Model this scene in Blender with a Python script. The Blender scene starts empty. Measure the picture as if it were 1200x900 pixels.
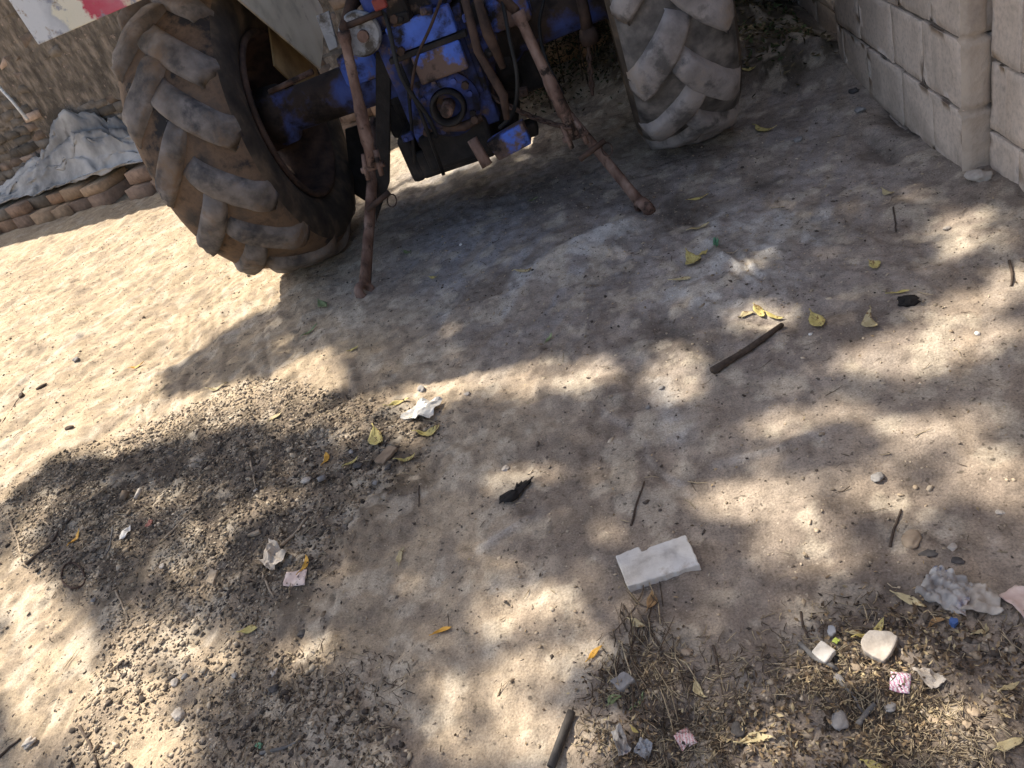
import bpy, math, random
import numpy as np
from mathutils import Matrix, Vector

random.seed(7); RNG = np.random.default_rng(11)
S = bpy.context.scene; C = S.collection
PI = math.pi

# ------------------------------------------------------------------ camera model
F, CH = 900.0, 1.3
def _basis():
    d = np.array([1150-600.0, 1720-450.0, F]); up = -d/np.linalg.norm(d)
    v = np.array([645-600.0, -207-450.0, F]); v -= up*(v@up); v /= np.linalg.norm(v)
    return np.array([np.cross(v, up), v, up])
B = _basis()
def ray(px, py): return B @ np.array([px-600.0, py-450.0, F])
def at(px, py, z=0.0):                      # a photo pixel as a point of the level z
    r = ray(px, py); t = (z-CH)/r[2]; return np.array([r[0]*t, r[1]*t, z])
def aty(px, py, y):                         # a photo pixel as a point of the upright plane y
    r = ray(px, py); t = y/r[1]; return np.array([r[0]*t, y, CH+r[2]*t])
def atx(px, py, x):
    r = ray(px, py); t = x/r[0]; return np.array([x, r[1]*t, CH+r[2]*t])

# ------------------------------------------------------------------ numpy noise
def _hash(ix, iy, s):
    h = (ix.astype(np.int64)*374761393 + iy.astype(np.int64)*668265263 + s*1442695041) & 0xffffffff
    h = ((h ^ (h >> 13))*1274126177) & 0xffffffff
    return ((h ^ (h >> 16)) & 0xffff)/65535.0
def vnoise(x, y, s=0):
    x = np.asarray(x, float); y = np.asarray(y, float)
    ix, iy = np.floor(x), np.floor(y); fx, fy = x-ix, y-iy
    fx = fx*fx*fx*(fx*(fx*6-15)+10); fy = fy*fy*fy*(fy*(fy*6-15)+10)
    a, b = _hash(ix, iy, s), _hash(ix+1, iy, s); c, d = _hash(ix, iy+1, s), _hash(ix+1, iy+1, s)
    return (a*(1-fx)+b*fx)*(1-fy)+(c*(1-fx)+d*fx)*fy
def fbm(x, y, s=0, o=4):
    v = 0; a = .5; t = 0
    for i in range(o):
        v = v + a*vnoise(x*2**i+i*17.3, y*2**i-i*9.1, s+i); t += a; a *= .5
    return v/t
def sstep(a, b, x):
    t = np.clip((x-a)/(b-a), 0, 1); return t*t*(3-2*t)
def gpoly(pts): return np.array([at(*p)[:2] for p in pts])
def gell(cx, cy, rx, ry, ang=0, n=18):
    a = math.radians(ang)
    return gpoly([(cx+rx*math.cos(t)*math.cos(a)-ry*math.sin(t)*math.sin(a),
                   cy+rx*math.cos(t)*math.sin(a)+ry*math.sin(t)*math.cos(a)) for t in np.linspace(0, 2*PI, n, False)])
def soft(x, y, poly, w):                    # 1 inside a ground polygon, fading over w metres
    x = np.asarray(x, float); y = np.asarray(y, float)
    best = np.full(x.shape, 1e9); ins = np.zeros(x.shape, bool); n = len(poly)
    for i in range(n):
        x0, y0 = poly[i]; x1, y1 = poly[(i+1) % n]
        dx, dy = x1-x0, y1-y0
        t = np.clip(((x-x0)*dx+(y-y0)*dy)/(dx*dx+dy*dy+1e-12), 0, 1)
        best = np.minimum(best, (x-x0-t*dx)**2+(y-y0-t*dy)**2)
        cr = (y0 > y) != (y1 > y)
        with np.errstate(divide='ignore', invalid='ignore'):
            xi = x0+(y-y0)*dx/(dy if dy else 1e-12)
        ins ^= cr & (x < xi)
    d = np.sqrt(best); d = np.where(ins, d, -d)
    return sstep(-w, w, d)

# ------------------------------------------------------------------ mesh helpers
class MB:
    def __init__(s): s.v = []; s.f = []; s.m = []; s.n = 0
    def add(s, v, f, mi=0):
        s.v.extend([tuple(map(float, p)) for p in v]); s.f.extend([tuple(int(i)+s.n for i in q) for q in f])
        s.m.extend([mi]*len(f)); s.n += len(v); return s
    def box(s, c, d, R=None, mi=0, taper=1.0):
        v = []
        for z in (-.5, .5):
            k = taper if z > 0 else 1
            for x, y in ((-.5, -.5), (.5, -.5), (.5, .5), (-.5, .5)):
                p = Vector((x*d[0]*k, y*d[1]*k, z*d[2]))
                if R is not None: p = R @ p
                v.append((p.x+c[0], p.y+c[1], p.z+c[2]))
        return s.add(v, [(3, 2, 1, 0), (4, 5, 6, 7), (0, 1, 5, 4), (1, 2, 6, 5), (2, 3, 7, 6), (3, 0, 4, 7)], mi)
    def tube(s, pts, rad, seg=10, mi=0, flat=1.0, cap=True):
        pts = [Vector(p) for p in pts]; n = len(pts)
        if not hasattr(rad, '__len__'): rad = [rad]*n
        v = []; ref = None
        for i, p in enumerate(pts):
            t = (pts[min(i+1, n-1)]-pts[max(i-1, 0)]).normalized()
            if ref is None:
                ref = Vector((0, 0, 1)) if abs(t.z) < .9 else Vector((1, 0, 0))
            a = (ref - t*ref.dot(t)).normalized(); ref = a; b = t.cross(a)
            for k in range(seg):
                th = 2*PI*k/seg
                q = p + a*(rad[i]*math.cos(th)) + b*(rad[i]*flat*math.sin(th)); v.append(q)
        f = [(i*seg+k, i*seg+(k+1) % seg, (i+1)*seg+(k+1) % seg, (i+1)*seg+k) for i in range(n-1) for k in range(seg)]
        if cap: f += [tuple(range(seg-1, -1, -1)), tuple((n-1)*seg+k for k in range(seg))]
        return s.add(v, f, mi)
    def lathe(s, prof, o, ax, seg=32, mi=0, closed=False):       # prof: (radius, along the axis)
        ax = Vector(ax).normalized(); ref = Vector((0, 0, 1)) if abs(ax.z) < .9 else Vector((0, 1, 0))
        a = ax.cross(ref).normalized(); b = ax.cross(a); o = Vector(o); v = []; n = len(prof)
        for r, h in prof:
            for k in range(seg):
                t = 2*PI*k/seg; v.append(o+ax*h+a*(r*math.cos(t))+b*(r*math.sin(t)))
        m = n if closed else n-1
        f = [(i*seg+k, ((i+1) % n)*seg+k, ((i+1) % n)*seg+(k+1) % seg, i*seg+(k+1) % seg) for i in range(m) for k in range(seg)]
        return s.add(v, f, mi)
    def prism(s, poly, d0, d1, fn, mi=0):                        # polygon (a,b) extruded from d0 to d1 by fn(a,b,d)
        n = len(poly); v = [fn(a, b, d0) for a, b in poly]+[fn(a, b, d1) for a, b in poly]
        f = [tuple(range(n-1, -1, -1)), tuple(range(n, 2*n))]+[(i, (i+1) % n, n+(i+1) % n, n+i) for i in range(n)]
        return s.add(v, f, mi)
    def build(s, name, mats, parent=None, smooth=False, bevel=0, org=None):
        me = bpy.data.meshes.new(name)
        o3 = Vector((0, 0, 0))
        r = parent
        while r is not None: o3 += r.location; r = r.parent
        if org is not None: o3 = Vector(org)
        me.from_pydata([(p[0]-o3.x, p[1]-o3.y, p[2]-o3.z) for p in s.v], [], s.f); me.validate()
        o = bpy.data.objects.new(name, me); C.objects.link(o)
        for m in (mats if isinstance(mats, (list, tuple)) else [mats]): me.materials.append(m)
        if len(me.polygons) == len(s.m): me.polygons.foreach_set('material_index', s.m)
        if smooth: me.polygons.foreach_set('use_smooth', [True]*len(me.polygons))
        if parent is not None: o.parent = parent
        elif org is not None: o.location = org
        if bevel:
            b = o.modifiers.new('bevel', 'BEVEL'); b.width = bevel; b.segments = 2; b.limit_method = 'ANGLE'
        me.update(); recalc(me)
        return o
def recalc(me):
    import bmesh
    if len(me.polygons) > 60000: return
    bm = bmesh.new(); bm.from_mesh(me); bmesh.ops.recalc_face_normals(bm, faces=bm.faces); bm.to_mesh(me); bm.free()
def np_mesh(name, v, f, mat, col=None, smooth=False, parent=None):   # big meshes, f: (n,k) with k corners
    me = bpy.data.meshes.new(name); n, k = f.shape
    me.vertices.add(len(v)); me.vertices.foreach_set('co', np.ascontiguousarray(v, np.float32).ravel())
    me.loops.add(n*k); me.loops.foreach_set('vertex_index', np.ascontiguousarray(f, np.int32).ravel())
    me.polygons.add(n); me.polygons.foreach_set('loop_start', np.arange(0, n*k, k, dtype=np.int32))
    if smooth: me.polygons.foreach_set('use_smooth', np.ones(n, bool))
    if col is not None:
        a = me.color_attributes.new('Col', 'FLOAT_COLOR', 'POINT')
        a.data.foreach_set('color', np.c_[col, np.ones(len(col))].astype(np.float32).ravel())
    me.update(calc_edges=True); me.validate()
    o = bpy.data.objects.new(name, me); C.objects.link(o); me.materials.append(mat); o.parent = parent
    return o
def tag(o, label=None, cat=None, group=None, kind=None):
    if label: o['label'] = label
    if cat: o['category'] = cat
    if group: o['group'] = group
    if kind: o['kind'] = kind
    return o
def thing(name, label, cat, loc=(0, 0, 0), group=None):
    o = bpy.data.objects.new(name, None); C.objects.link(o); o.location = loc; o.empty_display_size = .1
    return tag(o, label, cat, group)

# ------------------------------------------------------------------ materials
class NT:
    def __init__(s, name):
        s.m = bpy.data.materials.new(name); s.m.use_nodes = True; s.t = s.m.node_tree; s.t.nodes.clear()
        s.out = s.n('ShaderNodeOutputMaterial'); s.b = s.n('ShaderNodeBsdfPrincipled'); s.l(s.b.outputs[0], s.out.inputs[0])
        s.co = s.n('ShaderNodeTexCoord').outputs['Object']
    def n(s, typ, **kw):
        nd = s.t.nodes.new(typ)
        for k, v in kw.items(): setattr(nd, k, v)
        return nd
    def l(s, a, b): s.t.links.new(a, b)
    def set(s, nd, key, v):
        if hasattr(v, 'links') or isinstance(v, bpy.types.NodeSocket): s.l(v, nd.inputs[key])
        else: nd.inputs[key].default_value = v
    def noise(s, scale, detail=4, rough=.55, stretch=None, dist=0):
        nd = s.n('ShaderNodeTexNoise'); nd.inputs['Scale'].default_value = scale
        nd.inputs['Detail'].default_value = detail; nd.inputs['Roughness'].default_value = rough; nd.inputs['Distortion'].default_value = dist
        if stretch:
            mp = s.n('ShaderNodeMapping'); mp.inputs['Scale'].default_value = stretch; s.l(s.co, mp.inputs[0]); s.l(mp.outputs[0], nd.inputs['Vector'])
        else: s.l(s.co, nd.inputs['Vector'])
        return nd.outputs['Fac']
    def ramp(s, fac, stops):
        r = s.n('ShaderNodeValToRGB'); s.l(fac, r.inputs[0]); e = r.color_ramp.elements
        while len(e) < len(stops): e.new(.5)
        for q, (p, c) in zip(e, stops):
            q.position = p; q.color = (c, c, c, 1) if not hasattr(c, '__len__') else (*c, 1)
        return r.outputs[0]
    def mix(s, fac, a, b, mode='MIX'):
        x = s.n('ShaderNodeMix', data_type='RGBA', blend_type=mode)
        s.set(x, 0, fac)
        for i, v in ((6, a), (7, b)):
            if isinstance(v, bpy.types.NodeSocket): s.l(v, x.inputs[i])
            else: x.inputs[i].default_value = (*v, 1)
        return x.outputs[2]
    def attr(s): return s.n('ShaderNodeVertexColor', layer_name='Col').outputs[0]
    def bump(s, h, strength, dist=.01, prev=None):
        b = s.n('ShaderNodeBump'); b.inputs['Strength'].default_value = strength; b.inputs['Distance'].default_value = dist
        s.l(h, b.inputs['Height'])
        if prev: s.l(prev, b.inputs['Normal'])
        return b.outputs[0]
    def done(s, col, rough=.8, nrm=None, metal=0, spec=.3):
        s.set(s.b, 'Base Color', col if isinstance(col, bpy.types.NodeSocket) else (*col, 1))
        s.set(s.b, 'Roughness', rough); s.set(s.b, 'Metallic', metal); s.b.inputs['Specular IOR Level'].default_value = spec
        if nrm: s.l(nrm, s.b.inputs['Normal'])
        return s.m
def pmat(name, stops, scale=6, detail=5, rough=.85, bump=.3, bscale=40, bdist=.004, dirt=None, metal=0, spec=.25, stretch=None, attr=False):
    t = NT(name); c = t.ramp(t.noise(scale, detail, stretch=stretch), stops)
    if attr: c = t.mix(1.0, t.attr(), c, 'MULTIPLY')
    if dirt:
        for col, sc, lo, hi in dirt: c = t.mix(t.ramp(t.noise(sc, 6, .65), [(lo, 0.0), (hi, 1.0)]), c, col)
    return t.done(c, rough, t.bump(t.noise(bscale, 5, .6), bump, bdist), metal, spec)

M = {}
def ground_mat():
    t = NT('sandy_soil'); c = t.attr()
    big = t.ramp(t.noise(3.2, 5, .6), [(.3, .82), (.7, 1.12)]); mid = t.ramp(t.noise(26, 5, .65), [(.28, .66), (.5, 1.0), (.75, 1.18)])
    fine = t.ramp(t.noise(210, 3, .7), [(.25, .55), (.5, 1.0), (.78, 1.35)])
    c = t.mix(1.0, c, big, 'MULTIPLY'); c = t.mix(1.0, c, mid, 'MULTIPLY'); c = t.mix(1.0, c, fine, 'MULTIPLY')
    dk = t.ramp(t.noise(62, 2, .5), [(.66, 0.0), (.72, .75)]); c = t.mix(dk, c, (.09, .075, .06))
    lt = t.ramp(t.noise(88, 2, .5), [(.69, 0.0), (.75, .6)]); c = t.mix(lt, c, (.5, .44, .36))
    n = t.bump(t.noise(30, 7, .6), .45, .012); n = t.bump(t.noise(190, 4, .7), .7, .004, n)
    return t.done(c, .95, n, spec=.12)
M['soil'] = ground_mat()
def attr_mat(name, rough=.9, sc=60, b=.4, spec=.2):
    t = NT(name); c = t.mix(1.0, t.attr(), t.ramp(t.noise(sc, 4, .6), [(.3, .7), (.7, 1.2)]), 'MULTIPLY')
    return t.done(c, rough, t.bump(t.noise(sc*2, 4), b, .003), spec=spec)
M['pebble'] = attr_mat('gravel_stone'); M['straw'] = attr_mat('dry_straw', .85, 90, .1)
def block_mat():
    t = NT('cement_block'); c = t.mix(1.0, t.attr(), t.ramp(t.noise(5, 7, .65), [(.28, .72), (.5, 1.0), (.75, 1.12)]), 'MULTIPLY')
    c = t.mix(1.0, c, t.ramp(t.noise(60, 4, .7), [(.28, .72), (.5, 1.0), (.75, 1.12)]), 'MULTIPLY')
    c = t.mix(t.ramp(t.noise(4, 6, .7, stretch=(1, 1, .35)), [(.55, 0.0), (.75, .6)]), c, (.33, .28, .23))
    sz = t.n('ShaderNodeSeparateXYZ'); t.l(t.co, sz.inputs[0]); ad = t.n('ShaderNodeMath', operation='MULTIPLY_ADD'); t.l(t.noise(7, 5, .6), ad.inputs[0]); ad.inputs[1].default_value = .35; t.l(sz.outputs[2], ad.inputs[2])
    c = t.mix(t.ramp(ad.outputs[0], [(.12, .75), (.30, 0.0)]), c, (.27, .22, .18))
    vo = t.n('ShaderNodeTexVoronoi'); vo.inputs['Scale'].default_value = 85; t.l(t.co, vo.inputs['Vector']); po = t.ramp(vo.outputs['Distance'], [(.1, 0.0), (.25, 1.0)])
    n = t.bump(po, .25, .003); n = t.bump(t.noise(30, 7, .7), .5, .006, n); return t.done(c, .95, n, spec=.12)
M['brick'] = attr_mat('old_brick', .95, 22, .9); M['block'] = block_mat()
M['canopy'] = attr_mat('tree_leaf', .6, 20, .1)
M['deadleaf'] = attr_mat('dead_leaf', .8, 40, .2)
M['mortar'] = pmat('mud_mortar', [(.3, (.075, .064, .054)), (.5, (.17, .145, .12)), (.68, (.3, .25, .205))], 11, 8, .95, 1., 26, .03, dirt=[((.09, .078, .066), 5, .5, .62), ((.38, .29, .24), 16, .62, .68)], stretch=(1.6, 1.6, .7))
M['cement'] = pmat('cement_mortar', [(.3, (.10, .085, .07)), (.7, (.2, .175, .15))], 14, 6, .95, .6, 60, .01)
M['render'] = pmat('cement_render', [(.25, (.42, .34, .27)), (.5, (.56, .46, .365)), (.75, (.62, .53, .43))], 7, 8, .95, .5, 70, .008,
                   dirt=[((.33, .27, .22), 4.5, .46, .66), ((.2, .16, .13), 12, .6, .72)])
M['rubber'] = pmat('dusty_rubber', [(.3, (.04, .037, .035)), (.5, (.085, .068, .056)), (.7, (.14, .105, .078))], 7, 6, .9, .4, 60, .005,
                   dirt=[((.2, .13, .082), 5, .38, .56), ((.032, .03, .03), 5, .5, .62)])
M['lug'] = pmat('dusty_lug', [(.3, (.08, .072, .066)), (.5, (.18, .158, .142)), (.75, (.29, .255, .23))], 13, 7, .95, .5, 70, .005,
                dirt=[((.06, .058, .06), 7, .52, .66), ((.2, .14, .095), 6, .5, .68)])
M['sidewall'] = pmat('dark_rubber_sidewall', [(.3, (.028, .024, .021)), (.5, (.06, .048, .038)), (.7, (.15, .11, .075))], 9, 6, .9, .3, 60, .004)
M['rubber_grey'] = pmat('grey_dusty_rubber', [(.3, (.05, .048, .047)), (.5, (.12, .113, .108)), (.7, (.23, .21, .197))], 14, 6, .95, .4, 60, .005)
M['lug_grey'] = pmat('grey_dusty_lug', [(.3, (.16, .148, .145)), (.5, (.28, .26, .255)), (.75, (.4, .37, .355))], 10, 7, .95, .5, 70, .005,
                     dirt=[((.12, .115, .115), 9, .54, .66), ((.3, .25, .21), 5, .55, .7)])
M['blue'] = pmat('worn_blue_paint', [(.28, (.012, .014, .02)), (.45, (.035, .05, .17)), (.6, (.085, .125, .40)), (.8, (.125, .175, .46))], 5, 6, .75, .35, 50, .004,
                 dirt=[((.014, .011, .010), 4.6, .42, .53), ((.14, .09, .06), 8, .52, .62)], spec=.3)
M['blueaxle'] = pmat('grimy_blue_axle', [(.3, (.02, .018, .018)), (.5, (.06, .042, .033)), (.62, (.07, .10, .3)), (.75, (.1, .14, .38))], 4.5, 6, .8, .4, 50, .004, dirt=[((.02, .016, .014), 7, .46, .58)])
M['blueclean'] = pmat('blue_paint', [(.3, (.06, .09, .32)), (.6, (.09, .18, .64)), (.8, (.13, .23, .66))], 9, 6, .75, .25, 60, .003,
                 dirt=[((.15, .10, .08), 6, .47, .54), ((.016, .014, .014), 8, .48, .6)], spec=.3)
M['grease'] = pmat('greasy_iron', [(.3, (.010, .009, .009)), (.6, (.03, .026, .024)), (.8, (.07, .055, .045))], 12, 6, .75, .6, 60, .006)
M['rust'] = pmat('rusty_steel', [(.28, (.05, .03, .024)), (.45, (.14, .085, .065)), (.58, (.22, .145, .115)), (.75, (.33, .24, .2))], 16, 7, .85, .6, 90, .004, dirt=[((.03, .022, .018), 14, .54, .64)], stretch=(1, 1, .5))
M['rustdark'] = pmat('dark_rusty_steel', [(.3, (.03, .021, .018)), (.7, (.11, .068, .05))], 16, 7, .85, .5, 90, .003)
M['fender'] = pmat('dirty_cream_sheet_metal', [(.3, (.4, .34, .25)), (.5, (.66, .58, .44)), (.75, (.74, .67, .53))], 6, 7, .7, .3, 60, .003,
                   dirt=[((.17, .085, .04), 5, .6, .72)])
M['tan'] = pmat('tan_rusty_sheet', [(.3, (.16, .10, .05)), (.7, (.42, .29, .14))], 7, 6, .8, .3, 50, .003)
M['steelgrey'] = pmat('pale_grey_paint', [(.3, (.24, .25, .27)), (.7, (.42, .43, .45))], 14, 6, .6, .3, 60, .002, dirt=[((.08, .07, .06), 14, .48, .62)])
M['red'] = pmat('red_lens', [(.3, (.12, .02, .02)), (.7, (.3, .06, .05))], 9, 3, .35, .1, 40, .001)
M['black'] = pmat('black_plastic', [(.3, (.012, .012, .012)), (.7, (.03, .03, .03))], 12, 4, .6, .3, 50, .003)
def sticker_mat():
    t = NT('peeled_red_white_panel'); sx = t.n('ShaderNodeSeparateXYZ'); t.l(t.co, sx.inputs[0])
    def ma(op, a, b):
        n = t.n('ShaderNodeMath', operation=op); t.set(n, 0, a); t.set(n, 1, b); return n.outputs[0]
    u = ma('DIVIDE', ma('ADD', sx.outputs[0], 1.135), .47); u = ma('ADD', u, ma('MULTIPLY', ma('SUBTRACT', t.noise(11, 5, .6), .5), .55))
    c = t.ramp(u, [(0, (.62, .63, .64)), (.16, (.45, .46, .48)), (.2, (.7, .66, .52)), (.36, (.72, .67, .55)), (.4, (.5, .06, .10)), (.62, (.55, .16, .2)), (.66, (.66, .55, .42)), (1, (.5, .40, .29))])
    blu = t.ramp(t.noise(13, 5, .6), [(.58, 0.0), (.64, .9)]); c = t.mix(blu, c, (.25, .26, .31))
    d = t.ramp(t.noise(25, 6, .7), [(.57, 0.0), (.66, .9)]); c = t.mix(d, c, (.3, .22, .15))
    return t.done(c, .6, t.bump(t.noise(40, 5), .4, .004))
M['sticker'] = sticker_mat()
def sachet_mat(name, a, b):
    t = NT(name); w = t.n('ShaderNodeTexWave'); w.inputs['Scale'].default_value = 55; w.inputs['Distortion'].default_value = 6; w.inputs['Detail Scale'].default_value = 4
    t.l(t.co, w.inputs['Vector']); c = t.mix(t.ramp(w.outputs['Fac'], [(.45, 0.0), (.6, 1.0)]), a, b)
    d = t.ramp(t.noise(45, 5, .6), [(.55, 0.0), (.7, .8)]); c = t.mix(d, c, (.5, .44, .42))
    return t.done(c, .45, t.bump(t.noise(60, 4), .4, .004), spec=.5)
M['sachet'] = sachet_mat('pink_printed_foil', (.72, .68, .72), (.55, .24, .36))
M['sachet_rose'] = sachet_mat('rose_printed_foil', (.62, .5, .48), (.55, .26, .26))
def leafmat(name, a, b): return pmat(name, [(.3, a), (.7, b)], 45, 5, .65, .3, 90, .002, dirt=[((.2, .12, .05), 60, .55, .64), ((.09, .055, .03), 110, .6, .68)], spec=.2)
def flat(name, a, b, sc=30, rough=.8, bump=.4, spec=.25): return pmat(name, [(.3, a), (.7, b)], sc, 5, rough, bump, sc*2, .003, spec=spec)
M['white'] = flat('dirty_white_paper', (.55, .53, .5), (.82, .8, .77)); M['pinkpaper'] = flat('pinkish_paper', (.55, .4, .35), (.75, .62, .55))
M['tile'] = pmat('chalky_white_tile', [(.3, (.28, .25, .22)), (.46, (.55, .52, .48)), (.75, (.72, .7, .66))], 16, 8, .85, .6, 60, .004, dirt=[((.36, .3, .24), 13, .58, .7)])
M['greypaper'] = flat('dirty_crumpled_paper', (.28, .24, .2), (.52, .47, .41)); M['plastic'] = flat('milky_plastic_film', (.5, .47, .42), (.78, .75, .68), 40, .35, .3, .5)
M['bag'] = pmat('grey_blue_plastic_bag', [(.3, (.17, .155, .145)), (.5, (.32, .30, .28)), (.7, (.46, .44, .41))], 22, 6, .5, .4, 60, .004, dirt=[((.07, .11, .22), 18, .6, .66), ((.42, .32, .3), 12, .58, .68)], spec=.5)
M['tarp'] = pmat('dusty_grey_plastic_sheet', [(.28, (.12, .117, .117)), (.45, (.27, .265, .26)), (.58, (.44, .43, .42)), (.75, (.56, .55, .54))], 3.2, 7, .7, .4, 30, .006, spec=.35)
M['yellow'] = leafmat('yellow_leaf', (.44, .36, .12), (.6, .52, .22)); M['pale'] = leafmat('pale_dry_leaf', (.4, .33, .18), (.58, .5, .31))
M['brownleaf'] = flat('brown_dry_leaf', (.17, .1, .05), (.36, .23, .11), 60, .8, .3); M['greenleaf'] = flat('green_leaf', (.14, .18, .08), (.27, .33, .17), 60, .6, .2)
M['orange'] = flat('orange_leaf', (.5, .26, .04), (.62, .36, .07), 60, .6, .2)
M['twig'] = flat('dark_twig', (.05, .038, .03), (.12, .09, .07), 60, .9); M['paletwig'] = flat('pale_twig', (.26, .2, .14), (.44, .36, .27), 60, .9)
M['greystick'] = flat('grey_stick', (.09, .085, .08), (.22, .21, .2), 50, .85); M['chipwood'] = flat('brown_wood_chip', (.16, .12, .085), (.27, .21, .155), 40, .9)
M['stone'] = flat('pale_stone', (.33, .29, .25), (.55, .5, .44), 40, .9, .8); M['tanstone'] = flat('tan_stone', (.27, .21, .15), (.42, .33, .24), 40, .9, .8); M['darkstone'] = flat('dark_grey_stone', (.04, .038, .038), (.12, .11, .105), 40, .9, .8)
M['greystone'] = flat('grey_stone', (.19, .18, .175), (.33, .315, .3), 40, .9, .8); M['greystone_dark'] = flat('worn_black_hose', (.03, .028, .027), (.09, .08, .075), 30, .7, .3); M['charcoal'] = flat('black_charcoal', (.008, .008, .008), (.035, .03, .028), 50, .9, 1.)
M['greenplastic'] = flat('green_plastic', (.08, .22, .12), (.16, .36, .22), 40, .5); M['blueplastic'] = flat('blue_plastic', (.04, .08, .22), (.08, .15, .36), 40, .5)
M['redscrap'] = flat('faded_red_scrap', (.3, .12, .09), (.45, .2, .15), 40, .7); M['lime'] = flat('lime_plastic', (.5, .6, .1), (.62, .7, .2), 40, .5)
M['bark'] = pmat('rough_bark', [(.3, (.06, .045, .035)), (.7, (.19, .15, .115))], 9, 6, .95, 1., 14, .03, stretch=(1, 1, .25))

# ------------------------------------------------------------------ tractor layout (metres)
TX, TY, RW = -.675, 3.52, .665                       # centre line, rear axle, axle height
HW = .19                                             # half a rear tyre's width
LX, RX = TX-.985, TX+.915                            # centres of the two rear tyres

# ------------------------------------------------------------------ ground
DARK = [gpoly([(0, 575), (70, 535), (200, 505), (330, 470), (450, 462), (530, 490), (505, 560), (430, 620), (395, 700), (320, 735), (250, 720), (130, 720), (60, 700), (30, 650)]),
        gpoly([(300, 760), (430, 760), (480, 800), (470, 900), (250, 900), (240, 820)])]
LITTER = gpoly([(700, 800), (750, 760), (800, 770), (860, 800), (930, 770), (985, 725), (1080, 715), (1260, 735), (1280, 940), (720, 940)])
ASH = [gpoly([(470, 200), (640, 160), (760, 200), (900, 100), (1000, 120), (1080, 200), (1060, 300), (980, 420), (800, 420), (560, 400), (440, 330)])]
PALE = [gell(630, 325, 120, 16, -30), gell(860, 330, 75, 40, -20), gell(700, 290, 60, 16, -28), gell(930, 270, 60, 30, 0), gell(780, 480, 60, 10, 58), gell(840, 300, 30, 60, 10), gell(560, 365, 60, 14, -12)]
PITS = [gell(1062, 148, 22, 14, 35), gell(1030, 175, 22, 10, 30), gell(790, 395, 45, 22, 20), gell(1010, 720, 60, 20, 0), gell(1075, 640, 45, 10, 8), gell(800, 250, 30, 20, 0), gell(905, 215, 25, 8, -20), gell(905, 60, 60, 50, 40)]
SWEEP = at(200, 260)[:2]-at(0, 400)[:2]; SWA = math.atan2(SWEEP[1], SWEEP[0])
RAKE = at(160, 455)[:2]-at(150, 520)[:2]; RKA = math.atan2(RAKE[1], RAKE[0])
LEFT = gpoly([(-150, 330), (0, 280), (205, 225), (330, 340), (430, 350), (480, 480), (330, 500), (200, 520), (60, 545), (-200, 640)])
CORN = np.array([(.42, 3.95), (.92, 3.75), (.93, 5.3), (-.2, 5.5), (.1, 4.5)])
def heap(x, y): return .22*soft(x, y, CORN, .35)*(.5+fbm(x*4, y*4, 95, 3))
RIDGES = [(np.array([at(*p)[:2] for p in q]), w, h, pale) for q, w, h, pale in (
    ([(525, 372), (575, 362), (622, 338), (650, 305), (690, 282), (745, 258)], .035, .014, .9), ([(560, 330), (610, 300), (660, 275)], .03, .008, .6),
    ([(690, 455), (735, 505), (775, 545), (800, 575)], .012, .005, .7), ([(700, 470), (745, 520), (780, 560)], .009, -.006, 0),
    ([(820, 300), (845, 322), (868, 345)], .012, .010, .8), ([(838, 292), (862, 315), (888, 340)], .012, .010, .8), ([(856, 288), (880, 310), (905, 332)], .012, .009, .7), ([(828, 308), (852, 330), (872, 350)], .008, -.010, 0),
    ([(180, 440), (250, 400), (330, 365)], .02, .006, .4), ([(60, 340), (95, 325), (118, 318)], .035, -.014, 0), ([(150, 372), (180, 360), (200, 352)], .035, -.013, 0), ([(35, 415), (70, 405), (92, 396)], .03, -.013, 0), ([(560, 640), (600, 618), (640, 600)], .012, .006, .5), ([(840, 540), (900, 520), (980, 500)], .014, .006, .5), ([(880, 690), (940, 665), (1010, 650)], .012, -.006, 0), ([(0, 470), (90, 395), (190, 330)], .03, .010, .5), ([(20, 505), (110, 430), (220, 350)], .02, -.010, 0), ([(330, 800), (352, 745), (368, 690)], .006, -.008, 0), ([(352, 800), (372, 750), (388, 705)], .006, -.007, 0),
    ([(0, 560), (30, 520), (60, 485)], .006, -.008, 0), ([(150, 545), (165, 500), (175, 455)], .005, -.007, 0), ([(400, 560), (405, 500), (408, 440)], .006, -.006, 0), ([(60, 900), (80, 850), (95, 800)], .006, -.007, 0), ([(30, 900), (55, 850), (70, 810)], .006, -.007, 0))]
def ldist(x, y, L):
    best = np.full(np.shape(x), 1e9)
    for (x0, y0), (x1, y1) in zip(L[:-1], L[1:]):
        dx, dy = x1-x0, y1-y0; t = np.clip(((x-x0)*dx+(y-y0)*dy)/(dx*dx+dy*dy), 0, 1)
        best = np.minimum(best, (x-x0-t*dx)**2+(y-y0-t*dy)**2)
    return np.sqrt(best)
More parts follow.
